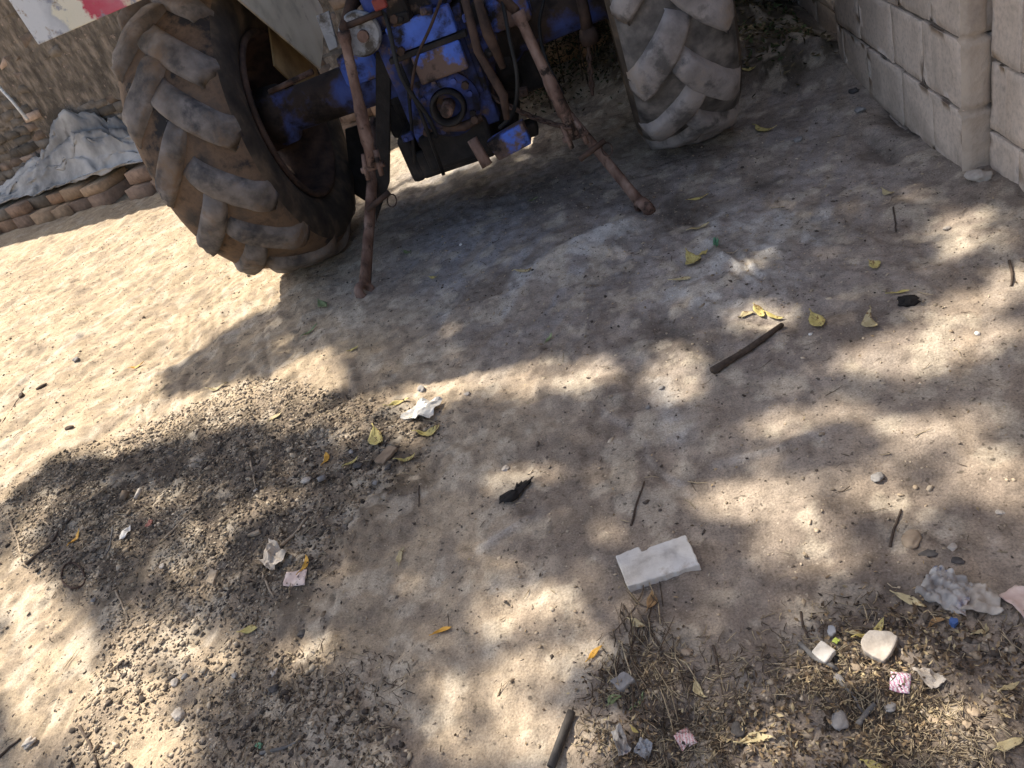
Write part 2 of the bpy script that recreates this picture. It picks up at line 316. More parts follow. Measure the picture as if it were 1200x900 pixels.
def height(x, y):
    x = np.asarray(x, float); y = np.asarray(y, float)
    h = .030*(fbm(x*1.3, y*1.3, 3, 3)-.5) + .026*(fbm(x*5.2, y*5.2, 5, 3)-.5) 
    lf = soft(x, y, LEFT, .25); h = h + .013*(1-.6*lf)*(fbm(x*17, y*17, 9, 3)-.5)
    dk = sum(soft(x, y, p, .12) for p in DARK).clip(0, 1)
    lt = soft(x, y, LITTER, .12)
    h = h + (.6*dk+.8*lt+.3+.5*sstep(.45, .65, fbm(x*2.6, y*2.6, 77, 3)))*.015*(fbm(x*44, y*44, 14, 2)-.5)
    u = x*math.cos(SWA)+y*math.sin(SWA); v = -x*math.sin(SWA)+y*math.cos(SWA)
    h = h + lf*.020*(fbm(u*1.8, v*14, 21, 4)-.5)
    u = x*math.cos(RKA)+y*math.sin(RKA); v = -x*math.sin(RKA)+y*math.cos(RKA)
    h = h + (.35+.65*lf)*.012*(np.abs(fbm(u*1.6, v*22, 27, 2)-.5)*2-.5)
    for p in PALE[:3]: h = h + .012*soft(x, y, p, .07)
    for p in PITS[:2]: h = h - .03*soft(x, y, p, .06)
    h = h + .03*sstep(.68, .98, x)*sstep(1.6, 2.1, y)*(1-sstep(3.4, 4.0, y))*fbm(x*6, y*6, 33, 2)*1.3
    h = h + .025*soft(x, y, DARK[0], .3)
    jx = x+.05*(fbm(x*9, y*9, 600, 2)-.5); jy = y+.05*(fbm(x*9, y*9, 606, 2)-.5)
    h = h + heap(x, y)
    for L, w, a, pale in RIDGES: h = h + a*np.exp(-(ldist(jx, jy, L)/w)**2)*(.4+1.2*fbm(x*14, y*14, 610, 2))
    return h
def axis(segs, lo, hi):
    out = []
    for a, b, d in segs: out += list(np.arange(a, b, d))
    e = segs[-1][1]; d = segs[-1][2]; x = e
    while x < hi: out.append(x); d *= 1.22; x += d
    out.append(hi); pre = []; d = segs[0][2]; x = segs[0][0]-d
    while x > lo: pre.append(x); d *= 1.22; x -= d
    pre.append(lo); return np.array(pre[::-1]+out)
gx = axis([(-5.2, -2.35, .02), (-2.35, 1.2, .009)], -70, 70); gy = axis([(.5, 2.7, .009), (2.7, 4.6, .014), (4.6, 7.2, .03)], -70, 70)
GX, GY = np.meshgrid(gx, gy); X = GX.ravel(); Y = GY.ravel(); Z = height(X, Y)
nx, ny = len(gx), len(gy); idx = np.arange(nx*ny).reshape(ny, nx)
fa = np.stack([idx[:-1, :-1], idx[:-1, 1:], idx[1:, 1:], idx[1:, :-1]], -1).reshape(-1, 4)
def lerp(a, b, t): return a*(1-t[:, None])+np.array(b)*t[:, None]
col = np.tile(np.array([.44, .352, .248]), (len(X), 1))
wob = lambda k, s: (fbm(X*k, Y*k, s, 4)-.5)
def msk(p, w, k=5, a=.25, s=40):
    d = a
    return soft(X+d*wob(k, s), Y+d*wob(k, s+7), p, w)
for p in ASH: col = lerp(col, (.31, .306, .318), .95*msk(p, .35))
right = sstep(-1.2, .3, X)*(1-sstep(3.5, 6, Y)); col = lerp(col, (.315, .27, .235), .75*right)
dm = (msk(DARK[0], .14, 6, .3, 50)+.55*msk(DARK[1], .18, 6, .35, 50)).clip(0, 1)*sstep(.12, .36, fbm(X*7, Y*7, 61, 4)); col = lerp(col, (.068, .056, .048), .86*dm)  # dark debris soil, deepened with painted shade of the rough gravel
lm = msk(LITTER, .2, 6, .35, 55)*sstep(.26, .5, fbm(X*6, Y*6, 510, 3)); col = lerp(col, (.14, .11, .085), .8*lm)
for p in PALE: col = lerp(col, (.54, .52, .49), .8*msk(p, .05, 9, .12, 70)*sstep(.32, .55, fbm(X*12, Y*12, 81, 3)))
JX = X+.05*(fbm(X*9, Y*9, 600, 2)-.5); JY = Y+.05*(fbm(X*9, Y*9, 606, 2)-.5)
for L, w, a, pale in RIDGES:
    g_ = np.exp(-(ldist(JX, JY, L)/(w*1.3))**2)*sstep(.25, .6, fbm(X*14, Y*14, 620, 3))
    col = lerp(col, (.52, .5, .48), .8*pale*g_) if pale else lerp(col, (.2, .17, .14), .4*g_)
su = X*math.cos(SWA)+Y*math.sin(SWA); sv = -X*math.sin(SWA)+Y*math.cos(SWA)
stv = sstep(.45, .68, fbm(su*2.5, sv*16, 630, 4)); col = lerp(col, (.33, .26, .19), .5*stv*sstep(.3, .6, fbm(X*1.5, Y*1.5, 640, 2)))
for p in PITS: col = lerp(col, (.085, .072, .062), .8*msk(p, .06, 8, .12, 75))
col = lerp(col, (.085, .07, .048), .9*sstep(.01, .1, heap(X, Y))*sstep(.2, .5, fbm(X*9, Y*9, 99, 3)+.15))
blot = sstep(.5, .68, fbm(X*4.5, Y*4.5, 90, 5))*sstep(-1.6, -.6, X); col = lerp(col, (.19, .155, .13), .6*blot)
bl2 = sstep(.54, .66, fbm(X*16, Y*16, 93, 4)); col = lerp(col, (.2, .165, .135), .45*bl2)
bl3 = sstep(.56, .68, fbm(X*13, Y*13, 97, 4)); col = lerp(col, (.56, .49, .39), .5*bl3)
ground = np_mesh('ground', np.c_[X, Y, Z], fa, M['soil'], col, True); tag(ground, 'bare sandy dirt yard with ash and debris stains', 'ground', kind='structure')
ZG = Z.reshape(ny, nx)
def height(x, y):                              # the ground mesh itself, bilinear
    x = np.asarray(x, float); y = np.asarray(y, float)
    i = np.clip(np.searchsorted(gx, x)-1, 0, nx-2); j = np.clip(np.searchsorted(gy, y)-1, 0, ny-2)
    u = (x-gx[i])/(gx[i+1]-gx[i]); v = (y-gy[j])/(gy[j+1]-gy[j])
    return (ZG[j, i]*(1-u)+ZG[j, i+1]*u)*(1-v)+(ZG[j+1, i]*(1-u)+ZG[j+1, i+1]*u)*v
def hz(x, y): return float(height(np.array([x]), np.array([y]))[0])
def gp(px, py, dz=0.0):
    p = at(px, py)
    for _ in range(2): p = at(px, py, hz(p[0], p[1]))
    p[2] += dz; return p

# ------------------------------------------------------------------ loose stuff on the ground
_t = (1+5**.5)/2
ICO = np.array([(-1, _t, 0), (1, _t, 0), (-1, -_t, 0), (1, -_t, 0), (0, -1, _t), (0, 1, _t), (0, -1, -_t), (0, 1, -_t), (_t, 0, -1), (_t, 0, 1), (-_t, 0, -1), (-_t, 0, 1)])/1.902
ICF = np.array([(0, 11, 5), (0, 5, 1), (0, 1, 7), (0, 7, 10), (0, 10, 11), (1, 5, 9), (5, 11, 4), (11, 10, 2), (10, 7, 6), (7, 1, 8), (3, 9, 4), (3, 4, 2), (3, 2, 6), (3, 6, 8), (3, 8, 9), (4, 9, 5), (2, 4, 11), (6, 2, 10), (8, 6, 7), (9, 8, 1)])
def rotz(a):
    z = np.zeros_like(a); o = np.ones_like(a); c, s = np.cos(a), np.sin(a)
    return np.stack([np.stack([c, -s, z], -1), np.stack([s, c, z], -1), np.stack([z, z, o], -1)], 1)
def sample(poly, n):
    lo, hi = poly.min(0), poly.max(0); out = np.zeros((0, 2))
    while len(out) < n:
        q = RNG.uniform(lo, hi, (n*2, 2)); q = q[soft(q[:, 0], q[:, 1], poly, .03) > RNG.uniform(0, 1, len(q))]; out = np.r_[out, q]
    return out[:n]
def pebbles(name, xy, size, label, dark=.25):
    n = len(xy); sc = np.stack([size*RNG.uniform(.8, 1.5, n), size*RNG.uniform(.6, 1.1, n), size*RNG.uniform(.35, .75, n)], -1)
    v = ICO[None]*RNG.uniform(.5, 1.3, (n, 12, 1)); v = v*sc[:, None, :]
    v = np.einsum('nij,nkj->nki', rotz(RNG.uniform(0, 2*PI, n)), v)
    tx = RNG.uniform(-.5, .5, n); v[..., 2] += v[..., 0]*tx[:, None]
    z = height(xy[:, 0], xy[:, 1])
    v[..., 0] += xy[:, :1]; v[..., 1] += xy[:, 1:]; v[..., 2] += (z+sc[:, 2]*.2)[:, None]
    f = (ICF[None]+12*np.arange(n)[:, None, None]).reshape(-1, 3)
    k = RNG.uniform(0, 1, n)[:, None]; c = np.array([.34, .265, .185])*(1-k)+np.array([.52, .44, .335])*k
    c = c*RNG.uniform(.6, 1.15, (n, 1)); d = RNG.uniform(0, 1, n) < dark; c[d] = np.array([.085, .07, .058])*RNG.uniform(.6, 2.0, (d.sum(), 1))
    debris_shade = sum(soft(xy[:, 0], xy[:, 1], p, .14) for p in DARK).clip(0, 1)*sstep(.25, .55, fbm(xy[:, 0]*6, xy[:, 1]*6, 61, 3)); c = c*(1-.4*debris_shade[:, None]*RNG.uniform(.3, 1.3, (n, 1)).clip(0, 1.2))  # dark debris tint, with the shade on the gravel painted into the stones
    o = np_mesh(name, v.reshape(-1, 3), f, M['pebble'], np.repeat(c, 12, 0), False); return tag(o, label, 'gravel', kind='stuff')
GRAVEL = gpoly([(60, 540), (200, 485), (300, 440), (420, 470), (515, 500), (480, 560), (405, 620), (375, 690), (310, 720), (330, 760), (420, 800), (480, 870), (470, 960), (50, 960), (120, 780), (130, 710), (20, 660), (0, 600)])
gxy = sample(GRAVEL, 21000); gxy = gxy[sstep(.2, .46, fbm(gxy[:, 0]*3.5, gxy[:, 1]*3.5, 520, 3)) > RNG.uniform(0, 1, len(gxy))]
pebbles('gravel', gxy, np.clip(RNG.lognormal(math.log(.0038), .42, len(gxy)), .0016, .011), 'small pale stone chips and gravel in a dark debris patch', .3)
ALL = gpoly([(-60, 330), (220, 240), (450, 260), (760, 180), (1000, 110), (1080, 190), (1210, 260), (1260, 960), (-60, 960)])
pebbles('gravel', sample(ALL, 15000), np.clip(RNG.lognormal(math.log(.0022), .5, 15000), .001, .008), 'fine grit scattered over the whole dirt yard', .3)
pebbles('gravel', sample(LITTER, 1500), np.clip(RNG.lognormal(math.log(.0028), .5, 1500), .0015, .008), 'dark and pale grit among the straw litter', .45)
def straws(name, xy, lmin, lmax, label, cat, tan=.45, dirs=None, lift=.004, thick=1.0):
    n = len(xy); L = RNG.uniform(lmin, lmax, n)*RNG.uniform(.5, 1, n); a = RNG.uniform(0, 2*PI, n) if dirs is None else RNG.normal(dirs, .33, n)
    r = thick*RNG.uniform(.0004, .0012, n); d = np.stack([np.cos(a), np.sin(a)], -1); nrm = np.stack([-d[:, 1], d[:, 0]], -1)
    bend = RNG.uniform(-.12, .12, n)*L; ts = np.array([-.5, 0, .5]); V = []
    for i, t in enumerate(ts):
        p = xy+d*(L*t)[:, None]+nrm*(bend*(1 if t == 0 else 0))[:, None]; z = height(p[:, 0], p[:, 1])+lift*RNG.uniform(.2, 1.6, n)
        rr = r*(.6 if t > 0 else 1)
        V += [np.c_[p+nrm*rr[:, None], z], np.c_[p-nrm*rr[:, None], z], np.c_[p, z+1.6*rr]]
    v = np.stack(V, 1); q = []
    for i in (0, 3): q += [(i, i+3, i+5, i+2), (i+1, i+2, i+5, i+4), (i, i+1, i+4, i+3)]
    f = (np.array(q)[None]+9*np.arange(n)[:, None, None]).reshape(-1, 4)
    c = np.where(RNG.uniform(0, 1, (n, 1)) < tan, np.array([[.44, .36, .24]]), np.array([[.15, .115, .085]]))*RNG.uniform(.5, 1.25, (n, 1))
    return tag(np_mesh(name, v.reshape(-1, 3), f, M['straw'], np.repeat(c, 9, 0)), label, cat, kind='stuff')
xy = sample(LITTER, 6500)+RNG.normal(0, .04, (6500, 2)); xy = xy[sstep(.36, .62, fbm(xy[:, 0]*6, xy[:, 1]*6, 510, 3)) > RNG.uniform(0, 1, len(xy))]
straws('straw_litter', xy, .006, .036, 'dry straw and twig bits matted over the dirt', 'straw', .55)
straws('straw_litter', np.r_[sample(DARK[0], 900), sample(DARK[1], 350)], .012, .06, 'broken straw bits in the dark debris patch', 'straw', .4)
straws('straw_litter', sample(ALL, 700), .01, .06, 'stray straw bits lying over the bare yard', 'straw', .45)
FAN = gpoly([(745, 690), (775, 690), (830, 830), (760, 860), (690, 830), (715, 760)])
fd = at(735, 720)[:2]-at(760, 840)[:2]
straws('straw_litter', sample(FAN, 85), .03, .12, 'fan of long dark straws below the white tile', 'straw', .2, math.atan2(fd[1], fd[0]), .006, 1.5)

def cards(n, L, W, rng_fold=.3):                   # folded leaf shape: 6 verts, 4 faces -> quads
    l = RNG.uniform(*L, n); w = RNG.uniform(*W, n)
    v = np.zeros((n, 6, 3)); fo = RNG.uniform(-rng_fold, rng_fold, n)*w
    v[:, 0, 0] = -l/2; v[:, 5, 0] = l/2
    v[:, 1, 0] = 0; v[:, 1, 1] = w/2; v[:, 2, 0] = 0; v[:, 2, 2] = fo; v[:, 3, 0] = 0; v[:, 3, 1] = -w/2; v[:, 4] = v[:, 2]
    return v
CARDF = np.array([(0, 2, 1), (0, 3, 2), (5, 1, 2), (5, 2, 3)])
def rand_rot(n, tilt):
    a = RNG.uniform(0, 2*PI, n); b = RNG.normal(0, tilt, n); c = RNG.normal(0, tilt, n)
    Rz = rotz(a); z = np.zeros(n); o = np.ones(n)
    Rx = np.stack([np.stack([o, z, z], -1), np.stack([z, np.cos(b), -np.sin(b)], -1), np.stack([z, np.sin(b), np.cos(b)], -1)], 1)
    Ry = np.stack([np.stack([np.cos(c), z, np.sin(c)], -1), np.stack([z, o, z], -1), np.stack([-np.sin(c), z, np.cos(c)], -1)], 1)
    return Rz @ Rx @ Ry
n = 3000; xy = sample(CORN, n)+RNG.normal(0, .12, (n, 2)); xy[:, 0] = np.minimum(xy[:, 0], .94); v = np.einsum('nij,nkj->nki', rand_rot(n, .55), cards(n, (.015, .05), (.008, .022)))
zz = height(xy[:, 0], xy[:, 1])+RNG.uniform(0, .03, n)
v += np.c_[xy, zz][:, None, :]
cc = np.array([.13, .105, .06])*RNG.uniform(.35, 1.7, (n, 1)); gsel = RNG.uniform(0, 1, n) < .3; cc[gsel] = np.array([.06, .085, .035])*RNG.uniform(.6, 1.5, (gsel.sum(), 1))
tag(np_mesh('leaf_litter', v.reshape(-1, 3), (CARDF[None]+6*np.arange(n)[:, None, None]).reshape(-1, 3), M['deadleaf'], np.repeat(cc, 6, 0)),
    'dark heap of dead leaves between tractor tyre and block wall', 'leaf litter', kind='stuff')
def crumbs(xy, label, L=(.006, .022), W=(.003, .011), lift=.004, cols=((.10, .07, .045), (.30, .22, .13), (.05, .04, .032), (.42, .34, .2))):
    n = len(xy); v = np.einsum('nij,nkj->nki', rand_rot(n, .4), cards(n, L, W, .5)); z = height(xy[:, 0], xy[:, 1])+RNG.uniform(.3, 1.6, n)*lift
    v += np.c_[xy, z][:, None, :]; ci = RNG.choice(len(cols), n, p=(.4, .25, .25, .1)); c = np.array(cols)[ci]*RNG.uniform(.6, 1.35, (n, 1))
    tag(np_mesh('leaf_litter', v.reshape(-1, 3), (CARDF[None]+6*np.arange(n)[:, None, None]).reshape(-1, 3), M['deadleaf'], np.repeat(c, 6, 0)), label, 'leaf litter', kind='stuff')
q = sample(LITTER, 7000)+RNG.normal(0, .05, (7000, 2)); q = q[.8*sstep(.4, .66, fbm(q[:, 0]*7, q[:, 1]*7, 512, 4)) > RNG.uniform(0, 1, len(q))]; crumbs(q, 'brown leaf crumbs and rubbish bits matted at the lower right', (.004, .017), (.002, .007))
crumbs(np.r_[sample(DARK[0], 2200), sample(DARK[1], 350)], 'black and brown debris crumbs in the dark patch', (.004, .016), (.003, .009), .005, ((.06, .048, .04), (.16, .12, .085), (.03, .025, .022), (.4, .32, .22)))
crumbs(sample(ALL, 1500), 'stray leaf crumbs over the bare yard', (.004, .013), (.002, .007), .003)
# dark weeds growing in front of the brick wall beyond the tractor
wd = thing('weed_bush', 'dark green weeds growing between the tractor and the mud brick wall', 'weeds', (.2, 5.0, 0))
n = 20000; wx = RNG.uniform(-.75, 1.0, n); wy = RNG.normal(4.95, .2, n); wy = np.clip(wy, 4.5, 5.3); tp = (.55+.7*fbm(wx*3, wy*3, 530, 3))*(1-.55*sstep(.2, .5, wx)); wz = height(wx, wy)+RNG.uniform(0, 1, n)**.8*tp
v = np.einsum('nij,nkj->nki', rand_rot(n, .7), cards(n, (.014, .045), (.006, .018)))+(np.c_[wx, wy, wz]-np.array([.2, 5.0, 0]))[:, None, :]
cc = np.where(RNG.uniform(0, 1, (n, 1)) < .3, np.array([[.10, .08, .042]]), np.array([[.034, .042, .02]]))*RNG.uniform(.5, 1.5, (n, 1))
np_mesh('foliage', v.reshape(-1, 3), (CARDF[None]+6*np.arange(n)[:, None, None]).reshape(-1, 3), M['deadleaf'], np.repeat(cc, 6, 0), parent=wd)
mm = MB()
for k in range(40):
    x, y = RNG.uniform(-.7, .95), float(np.clip(RNG.normal(4.95, .18), 4.55, 5.25)); h0 = hz(x, y); mm.tube([(x, y, h0-.02), (x+RNG.uniform(-.1, .1), y+RNG.uniform(-.1, .1), h0+.5), (x+RNG.uniform(-.2, .2), y+RNG.uniform(-.2, .1), h0+RNG.uniform(.7, 1.1))], [.006, .004, .002], 5)
mm.build('stem', M['twig'], wd)

# ------------------------------------------------------------------ walls
def brick_box(vs, fs, cs, o, u, nrm, a0, a1, z0, z1, depth, c, jit=.004):
    b = len(vs)
    for d in (-.1, depth):
        for a, z in ((a0, z0), (a1, z0), (a1, z1), (a0, z1)):
            j = [random.uniform(-jit, jit) for _ in range(3)]
            vs.append((o[0]+u[0]*(a+j[0])+nrm[0]*(d+j[1]), o[1]+u[1]*(a+j[0])+nrm[1]*(d+j[1]), z+j[2])); cs.append(c)
    fs += [(b, b+1, b+5, b+4), (b+1, b+2, b+6, b+5), (b+2, b+3, b+7, b+6), (b+3, b, b+4, b+7), (b+4, b+5, b+6, b+7)]
WA = math.radians(-16); WU = (math.cos(WA), math.sin(WA)); WN = (WU[1], -WU[0]); WO = (-3.85, 6.50)
if WN[1] > 0: WN = (-WN[0], -WN[1])
def wp(a, d, z): return (WO[0]+WU[0]*a+WN[0]*d, WO[1]+WU[1]*a+WN[1]*d, z)
bw = thing('brick_wall', 'weathered mud brick wall behind the tractor with crumbling plaster', 'wall', wp(0, 0, 0))
mb = MB(); WH = 2.9
mb.prism([(-6.5, -.03), (5.3, -.03), (5.3, WH-.01), (-6.5, WH-.01)], 0, -.24, lambda a, b, d: wp(a, d, b)); mb.build('wall_core', M['mortar'], bw)
vs, fs, cs = [], [], []
row = 0; z = .0
while z < WH-.05:
    a = -6.5+random.uniform(0, .2)
    while a < 5.2:
        L = random.uniform(.12, .25); q = random.random(); e = float(fbm(np.array([a*1.1]), np.array([z*1.5]), 120, 3)[0])
        dep = random.uniform(.0, .016) if e < .45 else random.uniform(-.075, .010)
        if random.random() < .12: dep += .02
        k = random.uniform(.55, 1.2); base = (.19, .165, .14)
        if q < .08: base = (.42, .32, .26)
        elif q < .26: base = (.25, .19, .15)
        elif q < .5: base = (.155, .135, .115)
        if dep > -.02: brick_box(vs, fs, cs, wp(0, 0, 0), WU, WN, a+.002, a+L-.002, z+.002, z+.073, dep, tuple(x*k for x in base), .016)
        a += L
    z += .078; row += 1
o3 = bw.location
np_mesh('brick_courses', np.array(vs)-np.array(o3), np.array(fs), M['brick'], np.array(cs), parent=bw)
vs, fs, cs = [], [], []                                  # the ledge of loose bricks along the foot
for r, (z0, z1, dd) in enumerate(((-.03, .10, .40), (.105, .205, .34))):
    a = -6.4+r*.13
    while a < 4.6:
        L = random.uniform(.21, .33); k = random.uniform(.75, 1.2)
        if random.random() < .07: a += L; continue
        b = random.choice([(.34, .21, .13), (.30, .20, .14), (.22, .18, .14), (.4, .27, .17)])
        brick_box(vs, fs, cs, wp(0, 0, 0), WU, WN, a+.005, a+L-.005, z0, z1+random.uniform(-.02, .006), dd+random.uniform(-.05, .03), tuple(x*k for x in b), .007); a += L
np_mesh('brick_ledge', np.array(vs)-np.array(o3), np.array(fs), M['brick'], np.array(cs), parent=bw)
# block wall on the right: the far run stands 7 cm proud of the near run
bx0, bxn = .955, 1.025
kw = thing('block_wall', 'grey cement block wall with a projecting pier beside the tractor', 'wall', (bx0, 2.4, 0))
def block_run(name, xf, y0, y1, first, zoff, lens, seed, parent):
    random.seed(seed); vs, fs, cs = [], [], []; z = -.25+zoff; r = 0
    while z < 2.0:
        y = y0; i = 0; off = (r % 2)*.13
        while y < y1-.02:
            L = (lens[i % len(lens)] if i else lens[0]-off*.6); e = min(y+L, y1)
            k = random.uniform(.88, 1.08); c = (.67*k, .565*k, .475*k)
            brick_box(vs, fs, cs, (xf, 0, 0), (0, 1), (-1, 0), y+.0003, e-.0003, z+.006, z+.206, random.uniform(-.002, .003), c, .003); y = e; i += 1
        z += .213; r += 1
    o = np_mesh(name, np.array(vs)-np.array(parent.location), np.array(fs), M['block'], np.array(cs), parent=parent)
    b = o.modifiers.new('bevel', 'BEVEL'); b.width = .0014; b.segments = 1
    s = o.modifiers.new('sub', 'SUBSURF'); s.subdivision_type = 'SIMPLE'; s.levels = s.render_levels = 3
    tx = bpy.data.textures.get('wear') or bpy.data.textures.new('wear', 'CLOUDS'); tx.noise_scale = .06; tx.noise_depth = 4
    d = o.modifiers.new('wear', 'DISPLACE'); d.texture = tx; d.strength = .011; d.texture_coords = 'GLOBAL'
    return o
# mortar cores, set back behind the block faces
m1 = MB(); m1.box((bx0+.13, 3.05, .85), (.24, 1.27, 2.3)); m1.build('pier_core', M['cement'], kw)
m2 = MB(); m2.box((bxn+.13, .2, .85), (.24, 4.36, 2.3)); m2.box((bxn+.16, 5.3, .85), (.24, 3.2, 2.3)); m2.build('wall_core', M['cement'], kw)
block_run('pier', bx0, 2.40, 3.68, 0, .04, [.30, .28, .36, .33], 5, kw)
block_run('wall_face', bxn, -2.0, 2.385, 0, -.03, [.38, .40, .39], 6, kw)
block_run('far_wall_face', bxn+.03, 3.69, 6.8, 0, -.02, [.38, .40, .39], 8, kw)
# rendered end of the pier
random.seed(3); np.random.seed(3)
pe = MB(); nzs = 150; nus = 8; vv = []
for i in range(nzs):
    z = -.1+i*.0133
    for j in range(nus):
        u = j/(nus-1); zc = (z-.003) % .213; k = int((z-.003)//.213); g = 1 if zc < .014 else 0
        w = {-1: .082, 0: .078, 1: .07, 2: .056, 3: .07}.get(k, .062)+.004*float(fbm(np.array([z*22]), np.array([3.]), 7, 2)[0])
        y = 2.388+.016*(2*u-1)**4-.012*float(fbm(np.array([u*3+k*9]), np.array([z*18]), 70, 4)[0])+.014*g
        vv.append((bx0-.006+u*(w+.012)-(.004*g if j == 0 else 0), y, z))
pe.add(vv, [(i*nus+j, i*nus+j+1, (i+1)*nus+j+1, (i+1)*nus+j) for i in range(nzs-1) for j in range(nus-1)])
pe.build('pier_end', M['render'], kw, True)
random.seed(21)

# ------------------------------------------------------------------ plastic sheet over the ledge, stick on the wall
na, nb = 90, 46; vv = []; A = np.linspace(-2.7, .75, na); Bq = np.linspace(0, 1, nb)
for i, a in enumerate(A):
    for j, b in enumerate(Bq):
        t = (a+2.7)/3.45
        top = .13+.50*math.exp(-((a+.72)/.5)**2)+.16*math.exp(-((a+1.5)/.5)**2)+.10*math.exp(-((a-.2)/.3)**2)
        d = .03+.27*b; prof = top*(1-sstep(.15, 1., b)*.88)
        f1 = abs(float(fbm(np.array([a*1.6+b*2.5]), np.array([b*3.4-a*.6]), 140, 4)[0])-.5); f2 = float(fbm(np.array([a*6+b*3]), np.array([b*8]), 150, 4)[0])-.5
        f3 = abs(float(fbm(np.array([a*4.5-b*2]), np.array([b*3+a*2]), 160, 3)[0])-.5)
        z = .2+prof*(1-2.0*f1)*.92+.06*f2-.45*f3*prof+.03
        d = min(d+.16*(f1-.15)+.05*f2, .36)
        vv.append(wp(a+.16*f2, d, max(z, .215)))
ts = MB(); ts.add(vv, [(i*nb+j, (i+1)*nb+j, (i+1)*nb+j+1, i*nb+j+1) for i in range(na-1) for j in range(nb-1)])
tarp = ts.build('plastic_sheet', M['tarp'], None, True, org=wp(-1, .2, .1)); sd = tarp.modifiers.new('t', 'SOLIDIFY'); sd.thickness = .004
tag(tarp, 'crumpled dusty grey plastic sheet heaped on the brick ledge', 'plastic sheet')

# ------------------------------------------------------------------ tractor
tr = thing('tractor', 'old blue farm tractor seen from behind with dusty lugged tyres and rusty linkage', 'tractor', (TX, TY, 0))
def r_c(u):      # carcass radius over half width
    u = abs(u); return float(np.interp(u, [0, .06, .12, .155, .178, .19, .192], [.632, .629, .618, .602, .578, .545, .50]))
def make_tyre(name, cx, out, mats, parent, seed, wf=1.0, N=17, phase=0.0):
    random.seed(seed); m = MB(); sc = 1.0
    prof = [(.352, -.135), (.375, -.165), (.43, -.183), (.50, -.192), (.548, -.189), (.578, -.176), (.602, -.153), (.618, -.12), (.629, -.06), (.632, 0)]
    prof = prof+[(r, -h) for r, h in prof[-2::-1]]
    m.lathe([(r, h*wf) for r, h in prof], (cx, TY, RW), (1, 0, 0), 72, 0)
    nf = len(m.f); rows = len(prof)-1
    for q in range(nf):
        if q//72 < 5 or q//72 >= rows-5: m.m[q] = 2
    for side in (-1, 1):
        for k in range(N):
            p0 = 2*PI*(k+(.5 if side*out > 0 else 0))/N+phase; ns = 13; sec = []; wj = random.uniform(.84, 1.14); lj = random.uniform(-.014, .012); p0 += random.uniform(-.025, .025); lw = random.uniform(.88, 1.2)
            for i in range(ns):
                t = i/(ns-1); u = -.022+.202*t+lj
                dphi = .44*(t**.78); lift = float(np.interp(t, [0, .06, .12, .8, .93, 1], [.004, .030, .036, .037, .034, -.004]))*lw*(1+.1*math.sin(9*t+2*k))
                hw = (.030+.006*math.sin(PI*t)+.006*t)*wj
                du = .202*wf; dsx = .44*.78*max(t, .1)**-.22*.65; L = math.hypot(du, dsx); tu, tp = du/L, -dsx/L
                nu, np_ = -tp, tu
                for o, sh in ((-1.42, -.5), (-1.14, .72), (-.86, .98), (0, 1), (.86, .98), (1.14, .72), (1.42, -.5)):
                    jr = random.uniform(-.0035, .0035)
                    uu = min(u+nu*o*hw, .183); fade = 1-float(sstep(.158, .183, uu)); ph = p0-dphi+np_*o*hw*(1+.12*math.sin(5*t+k))/.65
                    r2 = (r_c(uu)+lift*sh*fade-.004*(1-fade)+jr*fade)*sc
                    sec.append((cx+side*uu*wf, TY-r2*math.cos(ph), RW+r2*math.sin(ph)))
            f = [(i*7+j, i*7+j+1, (i+1)*7+j+1, (i+1)*7+j) for i in range(ns-1) for j in range(6)]
            f += [tuple(range(6, -1, -1)), tuple((ns-1)*7+j for j in range(7))]
            m.add(sec, f, 1)
    return m.build(name, mats, parent, True)
def rear_wheel(cx, out, mats, phase, seed, wf):
    d = MB(); o = (cx, TY, RW)
    d.lathe([(.03, .02*out), (.11, .02*out), (.12, -.02*out), (.12, -.14*out), (.09, -.16*out), (.02, -.16*out)], o, (1, 0, 0), 24)      # hub
    for k in range(8):                                                                            # disc sectors with hand holes between them
        a0 = 2*PI*k/8+.0; 
        pts = []
        for rr, aa in ((.10, 0), (.10, .785), (.24, .785), (.335, .56), (.335, .22), (.24, 0)): pts.append((rr*math.cos(a0+aa), rr*math.sin(a0+aa)))
        d.prism(pts, .03*out, .045*out, lambda a, b, q: (cx+q, TY+a, RW+b))
    for k in range(8):
        a = 2*PI*(k+.5)/8; d.lathe([(.0, -.0*out), (.014, 0), (.014, -.03), (0, -.03)], (cx+.03*out, TY+.16*math.cos(a), RW+.16*math.sin(a)), (out, 0, 0), 6)
    part = d.build('rear_wheel', M['rustdark'], tr, False)
    r = MB(); r.lathe([(q0, q1*wf) for q0, q1 in ((.385, -.168), (.37, -.172), (.352, -.15), (.345, -.09), (.322, -.07), (.322, .07), (.345, .09), (.352, .15), (.37, .172), (.385, .168), (.378, .18), (.362, .184), (.343, .155), (.334, .095), (.312, .06), (.312, -.06), (.334, -.095), (.343, -.155), (.362, -.184), (.378, -.18))], o, (1, 0, 0), 48, closed=True)
    r.build('rim', M['rustdark'], part, True)
    make_tyre('tyre', cx, out, mats, part, seed, wf, 14, phase)
    return part
rear_wheel(LX, -1, [M['rubber'], M['lug'], M['sidewall']], .13, 1, 1.24)
rear_wheel(RX, 1, [M['rubber_grey'], M['lug_grey'], M['sidewall']], .02, 2, 1.12)
def P(name, m, mat, parent=tr, smooth=False, bevel=0, label=None):
    o = m.build(name, mat, parent, smooth, bevel)
    if label: o['label'] = label
    return o
